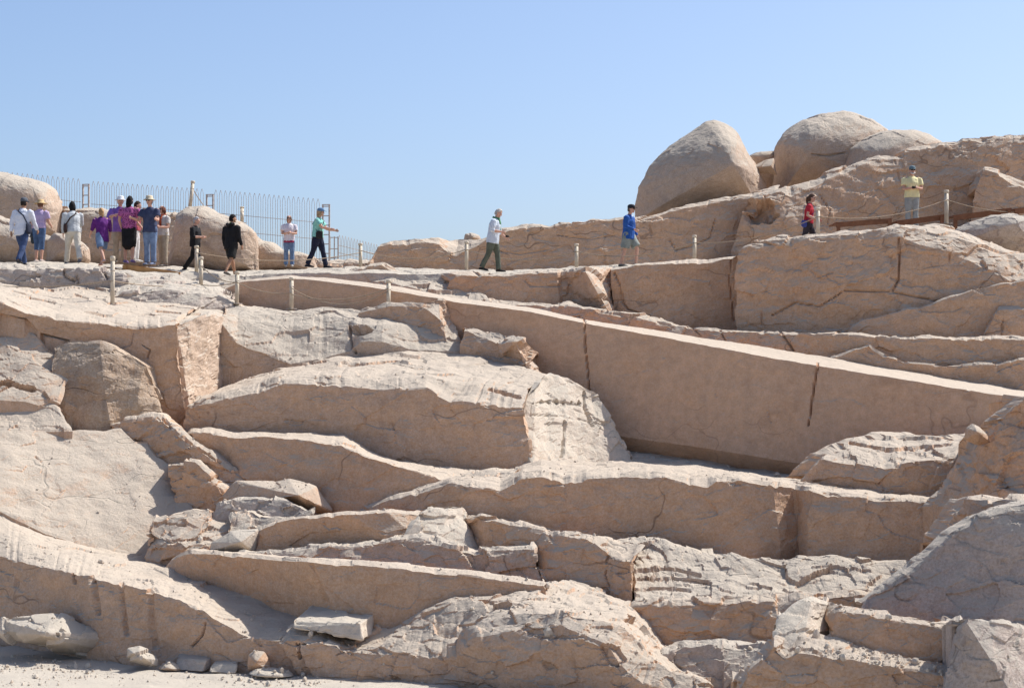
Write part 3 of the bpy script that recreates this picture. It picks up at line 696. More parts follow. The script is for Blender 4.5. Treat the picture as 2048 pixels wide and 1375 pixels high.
ledge('rock_step', 33, [
    [(322, 1143, 35.5), (393, 1160, 34.6), (513, 1198, 33.5), (601, 1234, 32.7), (700, 1274, 32), (785, 1266, 31.9), (850, 1234, 31.85), (905, 1206, 31.85), (980, 1198, 31.8), (1092, 1180, 31.8)],
    (.12, [(342, 1122), (378, 1105), (478, 1112), (560, 1119), (615, 1124), (700, 1128), (773, 1135), (928, 1150), (1039, 1164), (1088, 1172)]),
    (4, [(344, 1117), (380, 1098), (478, 1104), (560, 1111), (615, 1115), (700, 1119), (773, 1125), (928, 1140), (1039, 1154), (1090, 1164)])],
    ROCK_B, seed=69, jit=1.0, fac=.3, big=.5, label='long smooth brown rock step with a straight bright edge, lowest of three',
    cracks=[([(624, 1130), (640, 1170), (655, 1210)], 9, .08)])
ledge('rock_step', 34, [
    [(936, 1064, 35.9), (968, 1100, 35.3), (1011, 1110, 34.9), (1066, 1106, 34.6), (1080, 1162, 33.9), (1136, 1166, 33.7), (1210, 1182, 33.4), (1266, 1205, 33)],
    (.1, [(936, 1040), (963, 1038), (1032, 1055), (1090, 1068), (1130, 1074), (1175, 1078), (1225, 1108), (1266, 1122)]),
    (3.5, [(936, 1034), (963, 1030), (1032, 1046), (1090, 1059), (1130, 1065), (1180, 1068), (1245, 1082), (1290, 1090)])],
    ROCK_B, seed=70, jit=1.5, fac=.8, label='brown rock step with a notched front right of the three steps', cracks=[([(1216, 1110), (1210, 1150), (1218, 1175)], 3, .1), ([(1070, 1098), (1066, 1110), (1078, 1150)], 4, .15)])
ledge('rubble_slope', 33, [
    [(1250, 1212, 32.6), (1366, 1214, 32.6), (1498, 1206, 32.6), (1573, 1202, 32.7), (1740, 1202, 32.6), (1840, 1170, 33)],
    (.5, [(1268, 1198), (1366, 1200), (1498, 1192), (1573, 1184), (1740, 1180), (1840, 1150)]),
    (2.6, [(1262, 1125), (1330, 1128), (1470, 1146), (1570, 1140), (1700, 1132), (1840, 1138)]),
    (3, [(1190, 1073), (1324, 1086), (1430, 1104), (1500, 1120), (1676, 1116), (1840, 1124)])],
    RUBBLE, seed=71, jit=1.2, fac=1.1, amp=1.3, big=1.3, label='rough sunlit rubble slope in the lower right', 
    cracks=[([(1280, 1140), (1340, 1136), (1400, 1150)], 5, .15), ([(1275, 1158), (1340, 1156), (1420, 1165)], 5, .15), ([(1270, 1178), (1330, 1176), (1380, 1180)], 5, .15)])

# ---- lowest ledges and near rocks
def fl(line): return [(x, y, floor_d(y)) for x, y in line]
ledge('rock_ledge', 33, [
    fl([(-70, 1284), (0, 1290), (120, 1308), (239, 1326), (420, 1340), (640, 1352)]),
    (.14, [(-70, 1096), (0, 1111), (113, 1142), (205, 1159), (294, 1181), (352, 1199), (407, 1223), (444, 1247), (506, 1278), (640, 1282)]),
    (None, [(-70, 1020, 36.7), (0, 1018, 36.9), (89, 1062, 37.0), (191, 1094, 37.1), (294, 1112, 37.0), (340, 1128, 36.0), (393, 1153, 34.9), (513, 1190, 33.8), (601, 1226, 32.9), (700, 1272, 32.2)])],
    ROCK, seed=80, jit=1.8, fac=.4, amp=1.2, label='lowest rock ledge at the left with tool grooves in its shaded front',
    cracks=[([(146, 1148), (150, 1165)], 5, .25), ([(183, 1156), (192, 1190), (197, 1225)], 10, .16), ([(243, 1168), (244, 1200), (252, 1265)], 10, .16), ([(300, 1185), (304, 1240), (312, 1290)], 11, .12), ([(385, 1290), (405, 1268), (410, 1245)], 4, .15)], back=1.5)
ledge('rock_ledge', 31, [
    fl([(590, 1352), (686, 1357), (773, 1360), (911, 1370), (1015, 1380), (1150, 1390), (1300, 1398), (1420, 1400)]),
    (.12, [(560, 1279), (625, 1280), (686, 1299), (790, 1310), (918, 1316), (945, 1285), (1049, 1252), (1118, 1244), (1150, 1262), (1222, 1296), (1242, 1328), (1266, 1356), (1300, 1372), (1420, 1382)]),
    (1.6, [(575, 1268), (630, 1270), (690, 1290), (790, 1290), (900, 1270), (960, 1240), (1049, 1226), (1118, 1218), (1160, 1225), (1240, 1245), (1280, 1280), (1310, 1320), (1350, 1350), (1420, 1370)]),
    (None, [(601, 1228, 32.6), (690, 1268, 32.2), (783, 1258, 31.8), (850, 1226, 31.75), (901, 1198, 31.75), (980, 1191, 31.75), (1040, 1182, 31.75), (1084, 1174, 31.9), (1140, 1164, 33.4), (1205, 1180, 33.2), (1262, 1203, 32.8), (1300, 1235, 32.4), (1330, 1290, 31.8), (1430, 1350, 31)])],
    ROCK, seed=81, jit=1.8, fac=1.1, amp=1.4, label='lowest rock ledge in the middle with a rough rubble covered top',
    cracks=[([(560, 1283), (565, 1310)], 5, .2), ([(595, 1283), (600, 1315)], 5, .2)])
ledge('rock_ledge', 32, [
    [(1255, 1235, 32.4), (1324, 1275, 31.9), (1366, 1292, 31.7), (1415, 1290, 31.7), (1515, 1302, 31.5), (1760, 1300, 31.5)],
    (.12, [(1262, 1216), (1366, 1209), (1498, 1202), (1560, 1210), (1600, 1198), (1760, 1198)]),
    (2.4, [(1262, 1206), (1366, 1198), (1498, 1190), (1560, 1190), (1600, 1186), (1760, 1186)])],
    ROCK_B, seed=82, jit=2, fac=.9, label='brown rock ledge with a rough edge below the rubble slope')
ledge('rock_ledge', 30.6, [
    [(1240, 1410, 30), (1400, 1410, 30), (1600, 1410, 30)],
    (.5, [(1262, 1362), (1325, 1310), (1366, 1294), (1430, 1290), (1515, 1300), (1600, 1310)]),
    (3, [(1265, 1355), (1325, 1300), (1366, 1284), (1430, 1280), (1515, 1292), (1600, 1300)])],
    ROCK_G, seed=83, jit=1.6, fac=1.2, amp=1.3, label='grey broken rock at the foot of the lower right ledge')
ledge('near_rock', 24, [
    [(1455, 1412, 24.2), (1560, 1412, 24), (1700, 1412, 23.8), (1850, 1412, 23.6), (1990, 1412, 23.4)],
    (.12, [(1472, 1376), (1548, 1292), (1570, 1311), (1600, 1306), (1700, 1320), (1790, 1331), (1838, 1336), (1990, 1372)]),
    (3.0, [(1475, 1370), (1550, 1284), (1572, 1302), (1602, 1294), (1700, 1306), (1790, 1318), (1838, 1324), (1990, 1358)]),
    (3.5, [(1478, 1364), (1553, 1276), (1580, 1285), (1630, 1272), (1700, 1280), (1790, 1300), (1850, 1314), (1990, 1345)])],
    ROCK_B, seed=84, jit=1.5, fac=.7, back=.8, label='near brown block at the lower right with a bright ledge on top')
ledge('near_rock', 24.8, [
    [(1625, 1300, 24.6), (1672, 1290, 24.5), (1760, 1306, 24.4), (1838, 1330, 24.3), (1950, 1360, 24.2)],
    (.1, [(1668, 1262), (1678, 1222), (1760, 1233), (1840, 1246), (1940, 1258)]),
    (3, [(1650, 1206), (1690, 1208), (1770, 1220), (1850, 1236), (1945, 1248)])],
    ROCK_B, seed=85, jit=1.4, fac=.6, back=.8, label='upper step of the near block with a bright strip along its edge')
ledge('near_rock', 24.6, [
    [(1544, 1295, 24.2), (1568, 1314, 24.1), (1602, 1306, 24.2), (1660, 1285, 25)],
    (1.3, [(1554, 1245), (1585, 1222), (1616, 1207), (1674, 1218)]),
    (2, [(1557, 1238), (1588, 1216), (1625, 1200), (1676, 1213)])],
    ROCK_P, seed=86, jit=1.2, fac=.7, back=.4, label='bright white facet at the left end of the near block')
ledge('near_rock', 22.6, [
    [(1880, 1420, 23), (1960, 1420, 22.6), (2040, 1420, 22.4), (2100, 1420, 22.8)],
    (.12, [(1908, 1260), (1934, 1245), (1985, 1325), (2100, 1430)]),
    (1.0, [(1915, 1250), (1936, 1235), (1990, 1246), (2100, 1275)])],
    ROCK_G, seed=87, jit=1.2, fac=.6, back=.8, label='near wedge of rock at the lower right corner with a lit slanting side')
ledge('near_rock', 23.4, [
    [(1705, 1250, 27), (1734, 1234, 26.9), (1846, 1252, 26.5), (1925, 1262, 26.2), (2070, 1285, 25.8)],
    (.33, [(1728, 1211), (1771, 1182), (1825, 1140), (1912, 1069), (1966, 1036), (2070, 1010)]),
    (1.2, [(1731, 1206), (1775, 1174), (1830, 1131), (1915, 1061), (1970, 1026), (2070, 998)])],
    ROCK_G, seed=88, jit=1.8, fac=.5, big=.7, back=1.0, label='big grey slab sloping up to the right edge in the near foreground')
ledge('rock_slab', 29, [
    [(1862, 1115, 29.2), (1960, 1100, 28.8), (2070, 1080, 28.6)],
    (.15, [(1872, 1092), (1905, 1042), (1933, 1002), (1985, 1004), (2070, 1014)]),
    (2.5, [(1876, 1085), (1908, 1036), (1936, 992), (1985, 990), (2070, 994)])],
    ROCK, seed=89, jit=1.5, fac=.9, label='brown block behind the big grey near slab')

# ---- loose blocks
def block(D, front, back_top, deep, label, mat=None, seed=0, jitter=.018, group='loose cut blocks on the quarry floor', name='loose_block', cat='block'):
    """six-sided broken block: front = 4 pixel corners (bl, br, tr, tl) at distances; the top runs back to back_top"""
    P = [at(*p) for p in front]
    tl, tr = at(*back_top[0]), at(*back_top[1])
    bl = np.array([tl[0], tl[1] + .05, P[0][2] + .02]); br = np.array([tr[0], tr[1] + .05, P[1][2] + .02])
    bm = bmesh.new()
    vs = [bm.verts.new(p) for p in (P[0], P[1], P[2], P[3], bl, br, tr, tl)]
    for f in ((0, 1, 2, 3), (3, 2, 6, 7), (1, 5, 6, 2), (4, 0, 3, 7), (5, 4, 7, 6), (4, 5, 1, 0)):
        bm.faces.new([vs[i] for i in f])
    bmesh.ops.bevel(bm, geom=list(bm.edges), offset=.02, segments=2, affect='EDGES', profile=.6)
    bmesh.ops.triangulate(bm, faces=bm.faces)
    for _ in range(5):
        long = [e for e in bm.edges if e.calc_length() > .05]
        if not long: break
        bmesh.ops.subdivide_edges(bm, edges=long, cuts=1, use_grid_fill=False)
        bmesh.ops.triangulate(bm, faces=[f for f in bm.faces if len(f.verts) > 3])
    bm.normal_update()
    bmesh.ops.recalc_face_normals(bm, faces=bm.faces); bm.normal_update()
    V = np.array([v.co[:] for v in bm.verts]); N = np.array([v.normal[:] for v in bm.verts])
    d = .03 * facets(V * 3 + seed) + .02 * fbm(V * 3 + seed, 4, .6)
    V = V + N * d[:, None]
    org = np.array([V[:, 0].mean(), V[:, 1].mean(), V[:, 2].min()])
    for v, c in zip(bm.verts, V - org): v.co = c
    me = bpy.data.meshes.new(name); bm.to_mesh(me); bm.free()
    me.materials.append(mat or ROCK_P)
    me.polygons.foreach_set('use_smooth', [True] * len(me.polygons))
    o = bpy.data.objects.new(name, me); o.location = org; C.objects.link(o)
    tag(o, label, cat, group)
    return o
block(0, [(588, 1254, 31.4), (724, 1279, 31.2), (720, 1246, 31.25), (584, 1242, 31.5)], [(628, 1206, 32.6), (776, 1208, 32.7)], 1, 'flat pale block lying on the ledge in front of the long brown step', seed=1)
boulder('loose_block', 33.4, [(-8, 1262), (4, 1234), (50, 1229), (105, 1226), (135, 1232), (190, 1250), (222, 1262), (231, 1280), (215, 1304), (170, 1312), (110, 1300), (30, 1288)], (116, 1256), .75, mat=ROCK_P, cat='block', p=1.1, q=1.15, rough=.25, fac=2.2, seed=90, label='largest loose block, leaning on the floor at the lower left corner', group='loose cut blocks on the quarry floor')
boulder('loose_block', 32.0, [(251, 1326), (254, 1296), (280, 1290), (310, 1302), (322, 1316), (318, 1335), (290, 1336)], (290, 1308), .35, mat=ROCK_P, cat='block', p=1.15, q=1.2, rough=.12, fac=1.3, seed=91, label='upright tan stone right of the largest loose block', group='loose cut blocks on the quarry floor', nr=24)
block(0, [(346, 1338, 31.9), (406, 1343, 31.65), (412, 1320, 31.75), (352, 1314, 32)], [(362, 1299, 32.5), (436, 1306, 32.3)], 1, 'grey topped square stone in front of the ledge, left of two small stones', seed=4, mat=ROCK_G)
block(0, [(418, 1344, 31.6), (470, 1346, 31.5), (474, 1328, 31.6), (424, 1325, 31.7)], [(432, 1314, 32.1), (474, 1317, 32)], 1, 'small low stone right of the grey topped square stone', seed=5)
boulder('loose_block', 31.5, [(494, 1340), (497, 1308), (510, 1299), (530, 1300), (540, 1318), (542, 1340), (520, 1346)], (516, 1320), .25, mat=ROCK_B, cat='block', p=1.3, q=1.3, rough=.12, fac=1.0, seed=92, nr=20, label='brown rounded stone in shade against the ledge front', group='loose cut blocks on the quarry floor')
boulder('loose_block', 31.3, [(498, 1346), (512, 1338), (545, 1337), (580, 1342), (588, 1350), (540, 1352)], (540, 1345), .3, mat=ROCK_P, cat='block', p=2, q=2, rough=.1, fac=.5, seed=93, nr=16, label='flat low stone on the floor in front of the brown rounded stone', group='loose cut blocks on the quarry floor')
boulder('loose_block', 31.9, [(318, 1336), (330, 1322), (345, 1320), (366, 1334), (362, 1342), (330, 1342)], (338, 1330), .25, mat=RUBBLE, cat='block', p=2, q=2, rough=.1, fac=.5, seed=94, nr=16, label='low mound shaped stone between the tan and the square stone', group='loose cut blocks on the quarry floor')
boulder('loose_block', 33.4, [(1928, 878), (1932, 856), (1945, 846), (1958, 852), (1975, 868), (1982, 885), (1955, 892)], (1945, 862), .3, mat=ROCK_B, cat='rock', p=1.4, q=1.4, rough=.1, fac=.5, seed=95, nr=18, label='small pointed stone on the dark rock at the right edge')
boulder('small_rock', 42, [(1549, 950), (1551, 943), (1558, 944), (1562, 951), (1556, 954)], (1555, 948), .08, mat=ROCK_P, cat='rock', p=2, q=2, rough=.02, fac=.1, seed=96, nr=8, label='tiny pale stone in the trench at the foot of the obelisk')

# ---- chips and gravel lying on the ledges
def gravel(seed=3, count=1500):
    dg = bpy.context.evaluated_depsgraph_get(); dg.update()
    rng = random.Random(seed); co = Vector((0, 0, CAMZ)); m_v = []; m_f = []; made = 0
    for _ in range(count * 9):
        if made >= count: break
        x = rng.uniform(0, 2048); y = rng.choice((rng.uniform(560, 1372), rng.uniform(900, 1372), rng.uniform(1290, 1372)))
        p = Vector(at(x, y, 30)) - co
        ok, loc, nrm, idx, ob, mx = scene.ray_cast(dg, co, p.normalized())
        if not ok or nrm.z < .8 or ob.name.startswith('obelisk'): continue
        if perlin(np.array([[loc.x * .6, loc.y * .6, 7.7]]))[0] < .02 and rng.random() < .8: continue
        r = .009 + .028 * rng.random() ** 4 + (.05 if rng.random() < .02 else 0)
        k = len(m_v); R3 = Euler((rng.uniform(0, 6), rng.uniform(0, 6), rng.uniform(0, 6))).to_matrix()
        s = Vector((rng.uniform(.7, 1.4), rng.uniform(.6, 1.1), rng.uniform(.45, .9)))
        ico = [(0, 0, -1), (.72, -.53, -.45), (-.28, -.85, -.45), (-.89, 0, -.45), (-.28, .85, -.45), (.72, .53, -.45), (.28, -.85, .45), (-.72, -.53, .45), (-.72, .53, .45), (.28, .85, .45), (.89, 0, .45), (0, 0, 1)]
        for q in ico:
            v = R3 @ Vector((q[0] * s.x, q[1] * s.y, q[2] * s.z)) * r * rng.uniform(.8, 1.15)
            m_v.append(loc + v + Vector((0, 0, r * .35)))
        for f in ((0,1,2),(1,0,5),(0,2,3),(0,3,4),(0,4,5),(1,5,10),(2,1,6),(3,2,7),(4,3,8),(5,4,9),(1,10,6),(2,6,7),(3,7,8),(4,8,9),(5,9,10),(6,10,11),(7,6,11),(8,7,11),(9,8,11),(10,9,11)):
            m_f.append(tuple(k + i for i in f))
        made += 1
    o = mesh_obj('gravel', m_v, m_f, ROCK_P, smooth=False)
    tag(o, 'loose chips and gravel scattered over the rock ledges', 'gravel', None, 'stuff')
gravel()
# ------------------------------------------------------------------ materials for made things
def cloth(name, col, col2=None, scale=9.0, rough=.85, pattern=None):
    m, n, l, b = new_mat(name, rough)
    tc = n.new('ShaderNodeTexCoord')
    t = n.new('ShaderNodeTexNoise'); t.inputs['Scale'].default_value = scale; t.inputs['Detail'].default_value = 5
    l.new(tc.outputs['Object'], t.inputs['Vector'])
    r = n.new('ShaderNodeValToRGB')
    c2 = col2 or tuple(v * .78 for v in col)
    r.color_ramp.elements[0].position = .35; r.color_ramp.elements[0].color = (*c2, 1)
    r.color_ramp.elements[1].position = .62; r.color_ramp.elements[1].color = (*col, 1)
    if pattern:
        v = n.new('ShaderNodeTexVoronoi'); v.inputs['Scale'].default_value = pattern
        l.new(tc.outputs['Object'], v.inputs['Vector']); l.new(v.outputs['Distance'], r.inputs[0])
        r.color_ramp.elements[0].position = .3; r.color_ramp.elements[1].position = .5
    else: l.new(t.outputs[0], r.inputs[0])
    l.new(r.outputs[0], b.inputs['Base Color'])
    bp = n.new('ShaderNodeBump'); bp.inputs['Strength'].default_value = .5; bp.inputs['Distance'].default_value = .03
    w = n.new('ShaderNodeTexNoise'); w.inputs['Scale'].default_value = 11; w.inputs['Detail'].default_value = 4; w.inputs['Distortion'].default_value = 1.5
    l.new(tc.outputs['Object'], w.inputs['Vector']); l.new(w.outputs[0], bp.inputs['Height']); l.new(bp.outputs[0], b.inputs['Normal'])
    return m
_cl = {}
def cm(col, col2=None, pattern=None, name='fabric'):
    k = (col, col2, pattern)
    if k not in _cl: _cl[k] = cloth(name, col, col2, pattern=pattern)
    return _cl[k]
SKIN = cloth('skin_light', (.62, .36, .26), (.56, .31, .22), 20, .6)
SKIN_T = cloth('skin_tan', (.42, .23, .14), (.36, .19, .115), 20, .6)
WOOD = cloth('wood_new', (.55, .30, .12), (.45, .23, .085), 6, .8)
WOOD_D = cloth('wood_dark', (.29, .13, .065), (.21, .09, .045), 6, .8)
PIPE = cloth('painted_pipe', (.62, .53, .40), (.52, .43, .32), 5, .55)
RUST = cloth('rusty_steel', (.52, .46, .42), (.40, .33, .28), 14, .7)
ROPE = cloth('rope_fibre', (.40, .31, .22), (.28, .21, .15), 40, .95)
DARK = cloth('black_plastic', (.02, .02, .022), (.015, .015, .016), 9, .4)

# ------------------------------------------------------------------ figure modelling helpers
class MB:
    def __init__(s): s.v = []; s.f = []
    def add(s, V, Fc):
        k = len(s.v); s.v += [tuple(p) for p in V]; s.f += [tuple(i + k for i in f) for f in Fc]
    def tube(s, pts, rad, lat=(1, 0, 0), seg=12, cap=True):
        P = [np.array(p, float) for p in pts]; V = []
        rad = [(r, r) if not isinstance(r, tuple) else r for r in rad]
        if cap:                                            # rounded ends
            for end in (0, -1):
                a = P[end]; b = P[1] if end == 0 else P[-2]
                d = a - b; d /= max(np.linalg.norm(d), 1e-9); r = min(rad[end])
                q = a + d * r * .6; rr = (rad[end][0] * .55, rad[end][1] * .55)
                if end == 0: P.insert(0, q); rad.insert(0, rr)
                else: P.append(q); rad.append(rr)
        n = len(P)
        for i, p in enumerate(P):
            t = P[min(i + 1, n - 1)] - P[max(i - 1, 0)]; t /= max(np.linalg.norm(t), 1e-9)
            L = np.array(lat, float)
            if abs(L @ t) > .93: L = np.array((0, 1, 0.)) if abs(t[1]) < .9 else np.array((0, 0, 1.))
            sd = L - (L @ t) * t; sd /= np.linalg.norm(sd); o = np.cross(t, sd)
            for k in range(seg):
                a = 2 * math.pi * k / seg
                V.append(p + sd * math.cos(a) * rad[i][0] + o * math.sin(a) * rad[i][1])
        Fc = []
        for i in range(n - 1):
            for k in range(seg):
                k2 = (k + 1) % seg
                Fc.append((i * seg + k, i * seg + k2, (i + 1) * seg + k2, (i + 1) * seg + k))
        Fc.append(tuple(reversed(range(seg)))); Fc.append(tuple((n - 1) * seg + k for k in range(seg)))
        s.add(V, Fc); return s
    def ball(s, c, r, nu=16, nv=10, fn=None):
        V = []; Fc = []
        for j in range(nv + 1):
            ph = math.pi * j / nv
            for i in range(nu):
                th = 2 * math.pi * i / nu
                p = np.array([math.sin(ph) * math.cos(th), math.sin(ph) * math.sin(th), math.cos(ph)])
                if fn: p = fn(p)
                V.append(np.array(c) + p * np.array(r))
        for j in range(nv):
            for i in range(nu):
                i2 = (i + 1) % nu
                Fc.append((j * nu + i, (j + 1) * nu + i, (j + 1) * nu + i2, j * nu + i2))
        s.add(V, Fc); return s
    def box(s, c, h, M=None):
        V = [np.array([x * h[0], y * h[1], z * h[2]]) for x in (-1, 1) for y in (-1, 1) for z in (-1, 1)]
        if M is not None: V = [M @ v for v in V]
        V = [v + np.array(c) for v in V]
        s.add(V, [(0, 1, 3, 2), (4, 6, 7, 5), (0, 4, 5, 1), (2, 3, 7, 6), (0, 2, 6, 4), (1, 5, 7, 3)]); return s
    def lathe(s, prof, seg=20, c=(0, 0, 0), sx=1.0, sy=1.0, fn=None):
        V = []; Fc = []
        for r, z in prof:
            for k in range(seg):
                a = 2 * math.pi * k / seg
                p = np.array([r * sx * math.cos(a), r * sy * math.sin(a), z])
                if fn: p = fn(p)
                V.append(p + np.array(c))
        for i in range(len(prof) - 1):
            for k in range(seg):
                k2 = (k + 1) % seg
                Fc.append((i * seg + k, i * seg + k2, (i + 1) * seg + k2, (i + 1) * seg + k))
        Fc.append(tuple(reversed(range(seg)))); Fc.append(tuple((len(prof) - 1) * seg + k for k in range(seg)))
        s.add(V, Fc); return s
    def mesh(s, name, mat, voxel=None, wrinkle=0.0, smooth=True, seed=0):
        me = bpy.data.meshes.new(name)
        me.from_pydata(s.v, [], s.f)
        bm = bmesh.new(); bm.from_mesh(me); bmesh.ops.recalc_face_normals(bm, faces=bm.faces); bm.to_mesh(me); bm.free()
        if voxel:
            o = bpy.data.objects.new('tmp', me); C.objects.link(o)
            md = o.modifiers.new('r', 'REMESH'); md.mode = 'VOXEL'; md.voxel_size = voxel
            sm = o.modifiers.new('s', 'SMOOTH'); sm.factor = .5; sm.iterations = 2
            dg = bpy.context.evaluated_depsgraph_get(); dg.update()
            m2 = bpy.data.meshes.new_from_object(o.evaluated_get(dg))
            bpy.data.objects.remove(o); bpy.data.meshes.remove(me); me = m2; me.name = name
        if wrinkle:
            V = np.array([v.co[:] for v in me.vertices]); N = np.array([v.normal[:] for v in me.vertices])
            d = wrinkle * (fbm(V * np.array([9, 9, 6]) + seed, 3) + .5 * fbm(V * 18 + seed, 2))
            V = V + N * d[:, None]; me.vertices.foreach_set('co', V.reshape(-1))
        me.materials.clear(); me.materials.append(mat)
        me.polygons.foreach_set('use_smooth', [smooth] * len(me.polygons)); me.update()
        return me
    def obj(s, name, mat, parent=None, **kw):
        o = bpy.data.objects.new(name, s.mesh(name, mat, **kw)); C.objects.link(o)
        if parent: o.parent = parent
        return o

def person(px, py, D, H, face, label, arms, legs, lean=0, head=(0, 0), skin=None, build=1.08,
           top=None, sleeve='short', hem=.86, bottom=None, length='long', shoes=(.05, .045, .045), hair=None, hairstyle='short',
           hat=None, extras=(), eyes=True, top_open=None, bare_feet=False):
    """local frame: the person looks along -Y, the left side is +X; face = heading in degrees (0 camera, 90 right)"""
    skin = skin or SKIN
    k = H / 1.75
    foot = at(px, py, D); build *= 1.06
    root = empty('person', foot, R(face)); root.scale = (k, k, k)
    tag(root, label, 'person', 'visitors at the quarry')
    sn, cs = lambda d: math.sin(R(d)), lambda d: math.cos(R(d))
    A = np.array
    hip = A([0, 0, 0.]); J = {}
    for s, nm in ((1, 'L'), (-1, 'R')):
        sw, kn = legs[nm]
        h = hip + A([.09 * s, 0, -.02]); kne = h + .43 * A([.03 * s, -sn(sw), -cs(sw)]); an = kne + .43 * A([.015 * s, -sn(sw - kn), -cs(sw - kn)])
        J[nm] = [h, kne, an]
    zmin = min(J['L'][2][2], J['R'][2][2]); hip[2] = .085 - zmin
    for nm in 'LR':
        for q in J[nm]: q[2] += hip[2]
    up = A([0, -sn(lean), cs(lean)])
    waist = hip + up * .15; chest = hip + up * .36; nb = hip + up * .535; 
    fw = A([0, -cs(lean), -sn(lean)])
    neck = nb + up * .05 + fw * .015; hd = nb + up * .165 + fw * .045
    arm = {}
    for s, nm in ((1, 'L'), (-1, 'R')):
        sw, ab, el, inn = arms[nm]
        sh = nb + A([.185 * s * build, 0, 0]) - up * .065
        u = A([s * sn(ab), -sn(sw) * cs(ab), -cs(sw) * cs(ab)])
        e = sh + .295 * u
        f = A([-s * sn(inn), -sn(sw + el) * cs(inn), -cs(sw + el) * cs(inn)])
        w = e + .25 * f
        arm[nm] = [sh, e, w, f, u]
    # ---- body
    b = MB(); g = build
    b.tube([hip - up * .06, hip + up * .04, waist, chest, nb - up * .03, nb], [(.15 * g, .105 * g), (.155 * g, .11 * g), (.135 * g, .10 * g), (.165 * g, .11 * g), (.12 * g, .07), (.06, .058)])
    b.tube([nb - up * .02, neck, hd - up * .04], [.06, .054, .052])
    hy, hp = head                                       # yaw (to the person's left), pitch (down)
    M = (Matrix.Rotation(R(hy), 3, 'Z') @ Matrix.Rotation(R(hp + lean * .4), 3, 'X'))
    M = np.array(M)
    def hpnt(x, y, z): return hd + M @ A([x, y, z])
    def shape(p):
        q = p.copy()
        if p[2] < 0: q[0] *= 1 - .28 * p[2] ** 2; q[1] *= 1 - .12 * p[2] ** 2
        if p[1] < 0 and p[2] < -.3: q[1] *= 1.02
        return M @ (q * A([.074, .095, .118])) 
    b.ball(hd, (1, 1, 1), 18, 12, shape)
    b.tube([hpnt(0, -.088, .02), hpnt(0, -.108, -.022)], [.010, .017], seg=8)            # nose
    b.tube([hpnt(0, -.078, -.085), hpnt(0, -.088, -.088)], [.022, .018], seg=8)          # chin
    for s in (1, -1): b.tube([hpnt(.07 * s, .005, .02), hpnt(.083 * s, .015, -.005), hpnt(.074 * s, .008, -.03)], [.011, .012, .010], seg=8)
    for nm, s in (('L', 1), ('R', -1)):
        sh, e, w, f, u = arm[nm]
        b.tube([sh + A([-.05 * s, 0, .01]), sh, sh * .5 + e * .5, e, e * .6 + w * .4, w], [.055, .056 * g, .048 * g, .041, .042, .029])
        # hand: palm, four fingers and a thumb
        sd = np.cross(f, A([s, 0, 0])); 
        if np.linalg.norm(sd) < .2: sd = np.cross(f, A([0, 0, 1.]))
        sd /= np.linalg.norm(sd); nr = np.cross(f, sd); nr /= np.linalg.norm(nr)
        curl = nr if nr @ A([-s, -.2, 0]) > 0 else -nr
        pc = w + f * .085
        b.tube([w, w + f * .04, pc], [(.026, .018), (.037, .018), (.038, .015)], lat=sd, seg=10)
        for i, ln in enumerate((.068, .078, .072, .056)):
            r0 = pc + sd * (.028 - .0185 * i) - f * .008
            m1 = r0 + f * ln * .55 + curl * ln * .22; m2 = m1 + f * ln * .25 + curl * ln * .42
            b.tube([r0, m1, m2], [.0095, .0088, .0075], seg=6)
        t0 = w + f * .03 + sd * .03; t1 = t0 + f * .035 + sd * .026 + curl * .012; t2 = t1 + f * .03 + curl * .012
        b.tube([t0, t1, t2], [.012, .0105, .009], seg=6)
        h, kn_, an = J[nm]
        b.tube([h + A([0, 0, .05]), h, h * .5 + kn_ * .5, kn_, kn_ * .65 + an * .35, an], [.08, .085 * g, .07 * g, .052, .054, .036])
        ang = legs[nm][0] - legs[nm][1]; lift = max(0, an[2] - .09)
        tip = min(1, lift * 4)
        fd = A([0, -1, -.9 * tip]); fd /= np.linalg.norm(fd)
        b.tube([an + A([0, .045, -.03 + .03 * tip]), an + A([0, 0, -.035]), an + fd * .12 + A([0, 0, -.048]), an + fd * .19 + A([0, 0, -.058])], [.034, .036, (.040, .026), (.035, .018)])
        J[nm].append(fd)
    b.obj('body', skin, root, voxel=.0125)
    # ---- clothing
    if bottom:
        c = MB()
        if length == 'skirt':
            kz = .5 * (J['L'][1] + J['R'][1]); kz[0] = 0
            c.tube([waist - up * .02, hip + up * .03, hip - up * .1, kz + A([0, 0, .08]), kz - A([0, 0, .06])], [(.15 * g, .115 * g), (.175 * g, .135 * g), (.185 * g, .145 * g), (.175 * g, .15 * g), (.165 * g, .145 * g)])
        else:
            c.tube([waist - up * .01, hip + up * .04, hip - up * .04, hip - up * .09], [(.152 * g, .115 * g), (.172 * g, .13 * g), (.175 * g, .128 * g), (.14 * g, .1 * g)])
            for nm in 'LR':
                h, kn_, an, fd = J[nm]
                if length == 'long': pts, rr = [h + A([0, 0, .04]), h * .55 + kn_ * .45, kn_, kn_ * .5 + an * .5, an + A([0, 0, .0])], [.1 * g, .093 * g, .078, .076, .074]
                elif length == 'short': pts, rr = [h + A([0, 0, .04]), h * .55 + kn_ * .45, kn_ * .92 + h * .08], [.105 * g, .108 * g, .105 * g]
                else: pts, rr = [h + A([0, 0, .04]), h * .55 + kn_ * .45, kn_, kn_ * .62 + an * .38], [.1 * g, .09 * g, .075, .068]
                c.tube(pts, rr, cap=False)
        c.obj({'skirt': 'skirt', 'short': 'shorts'}.get(length, 'trousers'), bottom, root, voxel=.016, wrinkle=.010, seed=px * .1)
